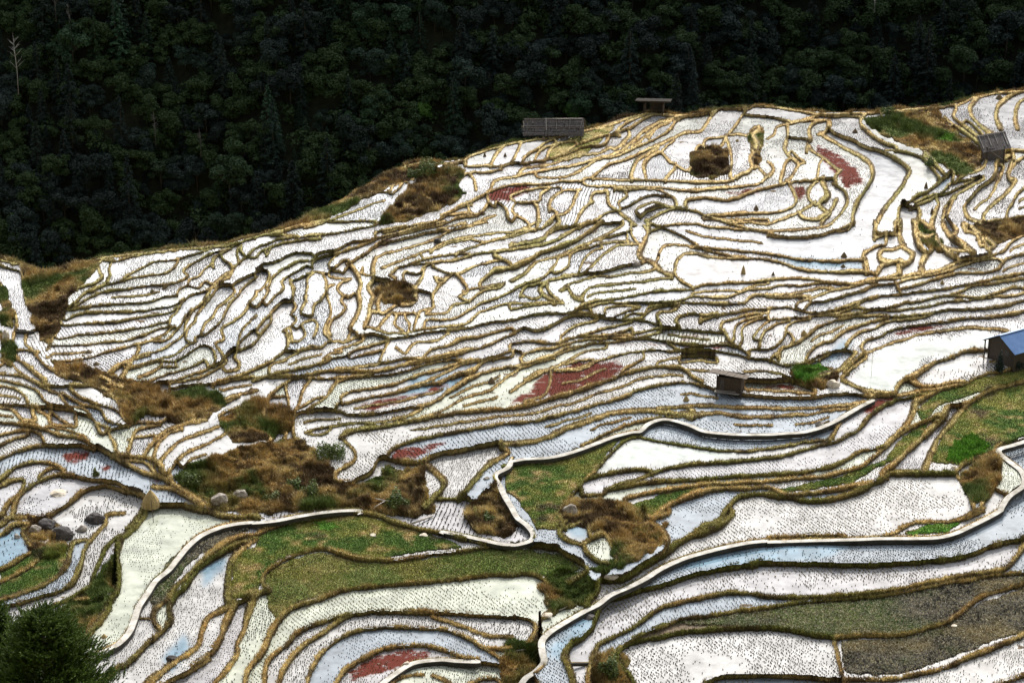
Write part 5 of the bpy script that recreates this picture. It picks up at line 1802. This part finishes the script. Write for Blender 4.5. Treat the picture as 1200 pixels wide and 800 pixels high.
# ================================================================== huts
def frame_at(u, v, face_deg):
    """an Empty on the ground; local -Y looks towards the viewer when face_deg is 0"""
    p = at(u, v)
    return p, math.radians(face_deg) - math.atan2(p.x, p.y)
def hut_root(name, u, v, face, label, cat='hut'):
    p, rz = frame_at(u, v, face)
    return tag(empty(name, p, rz), label, cat)
rnd = random.Random(12)
M_GREYW = mat_col('grey_planks', (0.07, 0.062, 0.058), (0.20, 0.18, 0.17), 3.0, 0.85, 0.4, (1, 1, 6))
M_ROOFM = mat_col('brown_roof_boards', (0.08, 0.068, 0.058), (0.22, 0.19, 0.165), 3.0, 0.95, 0.4, (1, 5, 1), 0.05)
M_ROOFD = mat_col('dark_roof_boards', (0.025, 0.023, 0.021), (0.07, 0.064, 0.058), 3.0, 0.95, 0.4, (1, 5, 1), 0.02)
M_POLE = mat_col('grey_poles', (0.10, 0.09, 0.085), (0.36, 0.33, 0.31), 2.0, 0.85, 0.3, (4, 1, 1))

# long old barn under bark sheets, on the ridge
b = hut_root('old_barn', 650, 157, -7, 'long weathered barn with a bark roof held by pale poles on the ridge rim', 'barn')
Lh, Wh, Eh, Rh = 4.0, 1.7, 0.95, 2.45
for sx in (-1, -0.5, 0, 0.5, 1):
    for sy in (-1, 1):
        MB().bar((sx * (Lh - .25), sy * (Wh - .35), -0.7), (sx * (Lh - .25) + rnd.uniform(-.05, .05), sy * (Wh - .35), Eh + .2), 0.13, jit=.01).build('post', M_WOOD, b)
for sy in (-1, 1):
    MB().bar((-Lh, sy * (Wh - .35), Eh + .1), (Lh, sy * (Wh - .35), Eh + .1), 0.12).build('eave_beam', M_WOOD, b)
mb = MB()
for i in range(26):
    x = -Lh + .45 + i * 0.29
    if i in (3, 4): continue
    mb.bar((x, Wh - .42, -0.6), (x, Wh - .42, Eh + .1), 0.25, 0.03, jit=.02)
mb.build('back_wall', M_WOOD, b)
MB().bar((-Lh, 0, Rh), (Lh, 0, Rh + .05), 0.12).build('ridge_pole', M_WOODP, b)
for sy, nm in ((-1, 'roof_slope'), (1, 'roof_slope')):
    mb = MB()
    for row in range(4):
        t0, t1 = row / 4, (row + 1) / 4 + 0.08
        for i in range(22):
            x0 = -Lh - .1 + i * 0.38
            x1 = x0 + 0.36
            a = Vector(((x0 + x1) / 2, sy * (Wh + .25) * t0, Rh - (Rh - Eh) * t0 * 1.12 + .03 - row * .012))
            c = Vector(((x0 + x1) / 2, sy * (Wh + .25) * t1, Rh - (Rh - Eh) * t1 * 1.12 + .03 - row * .012 + rnd.uniform(-.02, .12)))
            d = c - a; n = d.cross(Vector((1, 0, 0))).normalized()
            if n.z < 0: n = -n
            R3 = Matrix((Vector((1, 0, 0)), d.normalized(), n)).transposed()
            mb.box((a + c) / 2 + Vector((rnd.uniform(-.08, .08), 0, 0)), (0.35 + rnd.uniform(-.08, .12), d.length * rnd.uniform(.85, 1.15), 0.03), R3, jit=.05)
    sl_ = mb.build(nm, M_BARK, b)
    if sy == -1:
        def rp(x, t, up=.08): return Vector((x, -(Wh + .25) * t, Rh - (Rh - Eh) * t * 1.12 + .03 + up))
        for t in (0.03, 0.22, 0.5, 0.62, 0.97):
            MB().bar(rp(-Lh - .2, t) + Vector((0, 0, rnd.uniform(0, .05))), rp(Lh + .1, t) + Vector((0, rnd.uniform(-.1, .1), 0)), 0.045, jit=.02).build('roof_pole', M_POLE, b)
        for x in [-3.6, -.9, .5, 2.3, 3.7]:
            MB().bar(rp(x + rnd.uniform(-.3, .3), -0.02, .1), rp(x, rnd.uniform(.6, 1.02), .1), 0.04 if x != -.9 else 0.10, jit=.02).build('roof_batten', M_POLE if x != -.9 else M_WOODP, b)
mb = MB()
for k in range(7): mb.bar((-Lh - .05, -1.4 + k * .4, Eh - .1 + .0 * k), (-Lh - .35, rnd.uniform(-1.5, 1.5), Rh - .3 - abs(k - 3) * .25), 0.05)
mb.build('gable_poles', M_WOODP, b)

b.scale = (.92, .92, .9); b.rotation_euler = (0, math.radians(-2.5), b.rotation_euler[2])
# open shelter further along the ridge
b = hut_root('open_shelter', 767, 132, -6, 'small open shelter with a thin flat grey roof standing alone on the ridge rim', 'shelter')
for x, y in ((-1.3, -.7), (1.15, -.7), (-1.3, .8), (1.15, .8)):
    MB().bar((x, y, -.5), (x, y, 1.35 + (y > 0) * .25), 0.14).build('post', M_WOOD, b)
MB().box((.25, .75, .55), (1.8, .06, 1.6)).build('back_wall', M_WOOD, b)
MB().box((1.15, .05, .5), (.06, 1.5, 1.5)).build('side_wall', M_WOOD, b)
mb = MB()
for i in range(11):
    x = -2.25 + i * .42
    mb.box((x, .05, 1.62 + (i / 11) * .12), (.43, 2.3, .06), Matrix.Rotation(-.13, 3, 'X'), jit=.012)
mb.build('roof', M_ROOFD, b)
MB().bar((-2.2, -.9, 1.63), (2.2, -.9, 1.75), .08).build('eave_beam', M_WOOD, b)
MB().bar((-1.3, -.7, .5), (1.15, -.7, .5), .07).build('rail', M_WOOD, b)

# dark plank field hut in the middle
b = hut_root('field_hut', 855, 458, -12, 'small dark plank hut with a flat pale roof among the flooded fields right of centre')
MB().box((.1, .75, .85), (2.7, .07, 2.2)).build('back_wall', M_WOOD, b)
mb = MB()
for i in range(12):
    x = -1.12 + i * .215
    mb.box((x, -.72, .98), (.2, .05, 1.7 + rnd.uniform(-.06, .06)), None, jit=.012)
mb.build('front_wall', M_WOOD, b)
mb = MB()
for i in range(8): mb.box((1.42, -.62 + i * .19, .75), (.05, .18, 2.3), None, jit=.01)
mb.build('side_wall', M_WOOD, b)
MB().box((-1.25, .1, .9), (.05, 1.4, 1.7)).build('side_wall', M_WOOD, b)
for x, y in ((-1.3, -.78), (1.42, -.8), (-1.3, .78), (1.42, .82)):
    MB().bar((x, y, -.6), (x, y, 2.0), .13).build('post', M_WOOD, b)
mb = MB()
for i in range(3): mb.bar((-1.5, -.95 - i * .12, .22 - i * .02), (1.3, -.95 - i * .12, .16), .09, .05)
mb.bar((-1.45, -1.05, .34), (.9, -1.1, .42), .05)
mb.build('shelf', M_WOODP, b)
mb = MB()
for i in range(9): mb.box((-2.0 + i * .48, -.1, 2.16 + (.02 if i % 2 else 0) - i * .035), (.5, 2.1, .05), Matrix.Rotation(-.17, 3, 'X'), jit=.015)
mb.build('roof', M_ROOFM, b)
MB().bar((-2.0, -.85, 2.2), (1.9, -.85, 1.95), .07).build('eave_beam', M_WOOD, b)
MB().box((-.75, -.755, .9), (.5, .02, 1.3)).build('door', M_BARK, b)

b.scale = (.88, .88, .92)
# house with a blue metal roof at the right edge
p = at(1173, 426)
b = tag(empty('blue_roofed_house', p + Vector((0, 0, 0)), math.radians(33)), 'dark timber house with a blue metal roof, cut by the right edge', 'house')
HW, HL, HE, HR = 2.3, 7.0, 2.75, 4.0     # half width, length, eave, ridge
# local +X runs along the ridge, away to the right; gable at x = 0; -Y is the front slope side
mb = MB()
for i in range(20):
    y = -HW + .115 + i * .23
    top = HE + (HR - HE) * (1 - abs(y) / HW) - .05
    mb.box((0, y, (top - .6) / 2 ), (.06, .22, top + .6), None, jit=.008)
mb.build('gable_wall', M_WOOD, b)
mb = MB()
for i in range(30): mb.box((.12 + i * .23, -HW, 1.05), (.22, .06, 3.3), None, jit=.008)
mb.build('front_wall', M_WOOD, b)
MB().box((HL / 2, HW, 1.05), (HL, .06, 3.3)).build('back_wall', M_WOOD, b)
for x in (0.0, HL / 2, HL):
    for y in (-HW, HW): MB().bar((x - .06, y * 1.02, -1.4), (x - .06, y * 1.02, HE), .16).build('post', M_WOOD, b)
MB().bar((-.5, HW + .35, -1.3), (-.5, HW + .3, HE - .1), .13).build('post', M_WOOD, b)
def corr(sy, x0, x1):
    n = int((x1 - x0) / .035); m = 2
    Vv, Ff = [], []
    for side in (0, 1):
        for i in range(n + 1):
            x = x0 + (x1 - x0) * i / n
            w = .022 * math.sin(x * 2 * math.pi / .21)
            for j in range(m + 1):
                t = j / m; y = sy * t * (HW + .75); z = HR - (HR - HE) * t * (HW + .75) / HW + .07 + w + side * .012
                Vv.append((x, y, z))
    k = m + 1; N1 = (n + 1) * k
    for side in (0, 1):
        for i in range(n):
            for j in range(m):
                a = side * N1 + i * k + j; Ff.append((a, a + 1, a + k + 1, a + k))
    return raw_mesh('roof_sheet', Vv, Ff, M_BLUE, True, parent=b)
corr(-1, -.75, HL + .5); corr(1, -.75, HL + .5)
MB().box((HL / 2, 0, HR + .10), (HL + 1.4, .34, .05)).build('ridge_cap', M_BLUE, b)
for y in (-HW * .5, 0, HW * .5, -HW - .4, HW + .4):
    z = HR - (HR - HE) * abs(y) / HW - .03
    MB().bar((-.7, y, z), (HL + .4, y, z), .09).build('purlin', M_WOOD, b)
MB().box((-.04, -.9, 1.7), (.03, .8, .7)).build('window', M_BARK, b)
MB().box((-.045, .7, .95), (.035, .85, 1.9)).build('door', M_WOOD, b)

b.scale = (.79, .79, .79)
# small hut with slatted roof, upper right
b = hut_root('hillside_hut', 1163, 186, 18, 'small grey plank hut with a tilted slatted roof on the upper right slope')
mb = MB()
for i in range(10): mb.box((-.95 + i * .21, -1.0, .75), (.2, .05, 1.9), None, jit=.012)
mb.build('front_wall', M_GREYW, b)
MB().box((0, .9, .85), (2.1, .06, 2.1)).build('back_wall', M_WOOD, b)
for x in (-1.05, 1.05): MB().box((x, 0, .8), (.06, 1.9, 1.95)).build('side_wall', M_WOOD, b)
for x in (-1.1, 1.1):
    for y in (-1.05, .95): MB().bar((x, y, -.8), (x, y, 1.9), .12).build('post', M_WOOD, b)
MB().bar((-1.0, -1.06, 1.6), (.95, -1.07, .2), .07).build('brace', M_WOODP, b)
Rr = Matrix.Rotation(-.14, 3, 'Y') @ Matrix.Rotation(.52, 3, 'X')
mb = MB()
for i in range(12): mb.box(Rr @ Vector((-1.65 + i * .3, 0, 0)) + Vector((0, -.1, 2.2)), (.28, 2.9, .05), Rr, jit=.012)
rf = mb.build('roof', M_BARK, b)
for x in (-1.55, -.5, .35, 1.5):
    q = Rr @ Vector((x, 0, .07)) + Vector((0, -.1, 2.2)); d = Rr @ Vector((0, 1.45, 0)); MB().bar(q - d * rnd.uniform(.3, 1), q + d, .055, jit=.02).build('roof_batten', M_WOODP, b)
for y in (1.25,):
    q = Rr @ Vector((0, y, .1)) + Vector((0, -.1, 2.2)); d = Rr @ Vector((1.8, 0, 0)); MB().bar(q - d, q + d, .06, jit=.01).build('roof_pole', M_WOODP, b)

# ================================================================== rocks
def rock(u, v, w, h, mat, label, seed, flat=1.0, dz=0.0):
    p = at(u, v + h * 0.35); s = ppm(u, v)
    W = w * s / 2; Hh = max(h * s * flat, .12) / 2
    bm = bmesh.new(); bmesh.ops.create_icosphere(bm, subdivisions=4, radius=1.0)
    r = random.Random(seed); off_ = Vector([r.uniform(-50, 50) for _ in range(3)])
    cuts = [(Vector([r.gauss(0, 1) for _ in range(3)]).normalized(), r.uniform(.62, .9)) for _ in range(12)]
    for vv in bm.verts:
        c = vv.co.copy()
        for n, d in cuts:
            e = c.dot(n) - d
            if e > 0: c -= n * e * .92
        c *= 1 + 0.10 * mnoise.fractal(c * 2.2 + off_, 1.0, 2.0, 4)
        vv.co = Vector((c.x * W, c.y * W * .8, c.z * Hh * 1.15))
    me = bpy.data.meshes.new('boulder'); bm.to_mesh(me); bm.free(); me.materials.append(mat)
    for q in me.polygons: q.use_smooth = False
    o = bpy.data.objects.new('boulder', me); COL.objects.link(o)
    o.location = p + Vector((0, 0, Hh * .45 + dz)); o.rotation_euler = (r.uniform(-.15, .15), r.uniform(-.15, .15), r.uniform(-.5, .5))
    return tag(o, label, 'rock')
rock(257, 583, 21, 17, M_ROCKG, 'large grey boulder on the grassy bank above the left concrete path', 1)
rock(282, 578, 18, 13, M_ROCKG, 'tan grey boulder on the grassy bank, right of the large grey one', 2)
rock(70, 577, 22, 8, M_ROCKP, 'flat pale rock lying in the flooded field left of the straw stack', 3, .8)
rock(74, 624, 29, 17, M_ROCKD, 'largest near black boulder in the rock cluster at the lower left', 4)
rock(57, 613, 25, 14, M_ROCKD, 'dark boulder behind and left of the largest black one at the lower left', 5)
rock(96, 619, 14, 10, M_ROCKG, 'small rounded grey rock in white water beside the black boulders', 6)
rock(111, 606, 26, 15, M_ROCKD, 'dark boulder against the bank, right of the small grey rock', 7)
rock(41, 619, 16, 10, M_ROCKG, 'brown rock on the bank beside the blue field at the far left', 8)
rock(50, 633, 18, 8, M_ROCKP, 'pale slab lying in front of the black boulders', 9, .7)
rock(20, 628, 9, 8, M_ROCKG, 'small mossy rock standing in the blue field at the left edge', 10)
rock(202, 770, 15, 12, M_ROCKD, 'single dark rock in the greenish flooded strip near the corner cedar', 11)
rock(668, 597, 18, 17, M_ROCKG, 'round grey boulder at the lower right rim of the green field', 12)
rock(976, 450, 17, 13, M_ROCKP, 'pale boulder at the left rim of the big white pool by the house', 13)
rock(960, 496, 11, 8, M_ROCKG, 'brown rock at the water edge below the big white pool', 14)
rock(7, 392, 9, 14, M_ROCKP, 'pale rock on the grassy bank at the left edge', 15)
rock(745, 308, 11, 9, M_ROCKG, 'tan rock at the corner of two banks left of the large white fields', 16)
rock(717, 673, 19, 8, M_ROCKP, 'white rock between the brown scarp and the lower concrete path', 17, .8)
rock(641, 719, 14, 7, M_ROCKP, 'white flat rock on the left bank of the lower concrete path', 18, .7)
rock(437, 626, 9, 4, M_ROCKP, 'small white rock lying in the green field below the left path', 19, .7)
rock(496, 626, 12, 5, M_ROCKP, 'white slab in the long green field near its right tip', 20, .7)
rock(476, 777, 9, 7, M_ROCKP, 'pale rock at the rim of the dark red curved field at the bottom', 21)
rock(690, 722, 15, 7, M_ROCKD, 'dark rock in the gully beside the lower concrete path', 22)
rock(513, 282, 10, 9, M_ROCKD, 'dark rock on the burnt brown slope near the ridge', 23)
rock(1118, 732, 8, 4, M_ROCKP, 'small pale stone in the dark ploughed field at the lower right', 24, .7)
rock(570, 560, 8, 6, M_ROCKG, 'small grey stone at the left side of the green field path', 25)
rock(1118, 548, 9, 5, M_ROCKP, 'small pale stone beside the orange scarp left of the right path bend', 26)

# ================================================================== straw mounds
def mound(u, v, w, h, mat, label, seed, name='straw_mound'):
    p = at(u, v + h * .4); s = ppm(u, v); W = w * s / 2; Hh = h * s * .95
    r = np.random.default_rng(seed); n = 420
    a = r.uniform(0, 6.283, n); t = r.uniform(0, 1, n) ** .8
    rad = W * (1 - t ** 1.4) * r.uniform(.85, 1.12, n)
    q = np.stack([np.cos(a) * rad, np.sin(a) * rad, t * Hh], 1)
    o2 = np.stack([np.cos(a) * .5, np.sin(a) * .5, -np.ones(n)], 1); ln = r.uniform(.12, .3, (n, 1)) * max(W, .3)
    sd = np.stack([-np.sin(a), np.cos(a), 0 * a], 1) * .035
    Vt = np.stack([q - sd, q + sd, q + o2 * ln + np.array([0, 0, .04])], 1).reshape(-1, 3)
    bm = bmesh.new()
    mb_ = MB(); mb_.tube([(0, 0, -.15), (0, 0, Hh * .3), (0, 0, Hh * .7), (0, 0, Hh * 1.02)], [W * .98, W * .86, W * .5, W * .08], 12)
    core_ = mb_.bm; bm.free()
    for i in range(n):
        core_.faces.new([core_.verts.new(Vector(Vt[3 * i + k])) for k in range(3)])
    o = mb_.build(name, mat); o.location = p; tag(o, label, 'straw')
    return o
mound(804, 467, 8, 8, M_STRAW, 'small straw mound in the flooded field left of the dark plank hut', 1)
mound(576, 446, 10, 9, M_DSTRAW, 'round dark straw mound in the bluish field at the picture centre', 2)
mound(568, 182, 4, 6, M_DSTRAW, 'tiny pointed dark stack in the leftmost white field of the ridge', 3)
mound(592, 182, 4, 6, M_DSTRAW, 'tiny pointed dark stack in the second white ridge field below the barn', 4)
mound(637, 163, 6, 6, M_DSTRAW, 'small grey stack in the white field just below the barn', 5)
mound(104, 412, 10, 5, M_DSTRAW, 'upper of two low mounds in the striped fields at the left', 6)
mound(113, 426, 9, 5, M_DSTRAW, 'lower of two low mounds in the striped fields at the left', 7)
mound(179, 341, 7, 4, M_DSTRAW, 'low mound in the white strip at the upper left terraces', 8)
mound(1002, 154, 7, 6, M_DSTRAW, 'dark mound in the long white field left of the green slope', 9)
mound(1085, 218, 5, 9, M_DSTRAW, 'upright brown stack by the bank between two white fields, left of the blue pool', 10)
mound(1111, 219, 4, 5, M_DSTRAW, 'small dark stack in the light blue pool below the slatted hut', 11)
mound(1067, 246, 7, 5, M_DSTRAW, 'low dark mound in the narrow white field left of the tall dark stack', 12)
mound(1092, 247, 4, 9, M_DSTRAW, 'tall narrow dark stack in the narrow field below the blue pool', 13)
mound(886, 244, 7, 7, M_DSTRAW, 'dark mound in the stubble field left of the red one', 14)
mound(864, 165, 5, 4, M_STRAW, 'tan mound in the stubble field beside the brown scarp', 15)
mound(989, 299, 8, 7, M_DSTRAW, 'dark mound in the striped field above the thin blue strip', 16)
mound(988, 312, 7, 5, M_DSTRAW, 'dark mound standing in the thin blue strip', 17)
mound(906, 321, 4, 6, M_DSTRAW, 'small dark stack near the centre of the broad white field', 18)
mound(871, 317, 6, 12, M_STRAW, 'tall tan straw tuft in the broad white field', 19)
mound(942, 390, 8, 7, M_STRAW, 'tan mound in the curved strip left of the big white pool', 20)
mound(1104, 331, 5, 7, M_STRAW, 'tan stack on the thin bank above the big white pool', 21)
mound(1171, 114, 9, 6, M_DSTRAW, 'low grey mound in the top right white field', 22)
mound(122, 745, 8, 6, M_STRAW, 'small mossy mound in the pale field beside the corner cedar', 23)
mound(772, 298, 4, 4, M_DSTRAW, 'tiny dark mound at the left end of the large white fields', 24)

# straw stack with its pole, left of the path
p = at(177, 591)
st = tag(empty('straw_stack', p), 'cone of golden straw hung round a thin pole above the left path', 'straw stack')
s_ = ppm(177, 585)
o = mound(177, 585, 22, 19, M_STRAW, 'x', 40, 'straw'); o.location = (0, 0, 0); o.parent = st
for k_ in ('label', 'category'): del o[k_]
MB().bar((0, 0, 0), (.05, 0, 36 * s_), .05).build('pole', M_WOOD, st)
tag(MB().bar(at(180, 613), at(180, 613) + Vector((-.1, 0, 2.3)), .05).build('stick', M_WOOD), 'thin stick standing in the white field below the golden straw cone', 'stick')
tag(MB().bar(at(1021, 441), at(1021, 441) + Vector((0, 0, 2.9)), .035).build('stick', M_WOODP), 'very thin pale pole standing in the big white pool by the house', 'pole')
# timbers and planks
def log(u1, v1, u2, v2, w, mat, label, cat='log', name='log', up=.25):
    a, b2 = at(u1, v1) + Vector((0, 0, up)), at(u2, v2) + Vector((0, 0, up))
    tag(MB().tube([a, (a + b2) / 2, b2], w, 8).build(name, mat, None, True), label, cat)
log(483, 616, 507, 607, .10, M_WOODP, 'grey log lying on the bank at the right end of the long green field')
log(440, 590, 462, 594, .05, M_WOODP, 'thin pale branch lying flat on the brown scarp, upper of two', 'branch', 'branch', .5)
log(439, 600, 452, 592, .05, M_WOODP, 'thin pale branch slanting across the brown scarp, lower of two', 'branch', 'branch', .5)
log(601, 766, 619, 763, .06, M_WOODP, 'grey pole lying beside the foot of the lower concrete path', 'log')
log(655, 718, 668, 712, .06, M_WOODP, 'white pole lying in the gully beside the lower path', 'log')
log(129, 506, 143, 496, .05, M_WOOD, 'thin dark pole leaning over the left gully', 'log', 'log', .5)

# ================================================================== shrubs
def shrub(u, v, w, h, label, seed, dry=False, mat=None):
    p = at(u, v); s = ppm(u, v); r = np.random.default_rng(seed)
    t = tag(empty('shrub', p), label, 'shrub'); n = int(260 + w * h * 2)
    d = r.normal(0, 1, (n, 3)); d /= np.linalg.norm(d, axis=1)[:, None]; d[:, 2] = abs(d[:, 2])
    q = d * r.uniform(.45, 1.05, (n, 1)) * np.array([w * s / 2, w * s / 2, h * s]) * (1 + .25 * np.sin(d[:, :1] * 5 + seed))
    V_ = leaf_cloud(q, d, .10)
    raw_mesh('foliage', V_, np.arange(len(V_)).reshape(-1, 4), mat or M_LEAF, False, None, {'leafv': np.repeat(np.clip(r.normal(.6, .25, n), 0, 1), 4)}, t)
    mb = MB()
    for i in range(7):
        a = r.uniform(0, 6.28); mb.tube([(0, 0, -.2), (math.cos(a) * w * s * .3, math.sin(a) * w * s * .3, h * s * .8)], [.035, .012], 4)
    mb.build('stems', M_TRUNK, t)
M_SHRUB = leaf_mat('shrub_leaves', (0.03, 0.05, 0.015), (0.12, 0.16, 0.04), (0.16, 0.15, 0.05))
shrub(1171, 434, 12, 20, 'dark shrub growing against the wall of the blue roofed house', 1)
shrub(1192, 430, 14, 10, 'low shrub under the front of the blue roofed house', 2)
shrub(505, 200, 40, 14, 'wide grey green bush on the ridge above the burnt slope', 3, mat=M_SHRUB)
shrub(484, 207, 16, 10, 'small bush at the left end of the ridge bush', 4, mat=M_SHRUB)
shrub(1040, 133, 16, 8, 'small bush on the rim above the green slope at the upper right', 5, mat=M_SHRUB)
shrub(320, 588, 22, 12, 'dark green bush on the slope above the left path', 6, mat=M_SHRUB)
shrub(365, 580, 26, 16, 'dark bush at the middle of the brown scarp', 7, mat=M_SHRUB)
shrub(465, 592, 30, 18, 'dark bush at the right of the brown scarp', 8, mat=M_SHRUB)
shrub(572, 612, 16, 12, 'dark green bush left of the green field path', 9, mat=M_SHRUB)
shrub(222, 565, 22, 12, 'dark bush on the upper left of the grassy slope', 10, mat=M_SHRUB)
shrub(388, 535, 34, 18, 'dark green bush under the rounded end of the striped field', 11, mat=M_SHRUB)
shrub(345, 570, 18, 10, 'small dark bush in the tan grass above the left path', 12, mat=M_SHRUB)
shrub(715, 790, 26, 22, 'dark leafy plant at the bottom between two flooded strips', 13, mat=M_SHRUB)
shrub(1090, 193, 14, 8, 'bright low bush on the green slope at the upper right', 14, mat=M_SHRUB)
shrub(112, 558, 8, 9, 'small bright bush standing in the purplish field at the left', 15, mat=M_SHRUB)
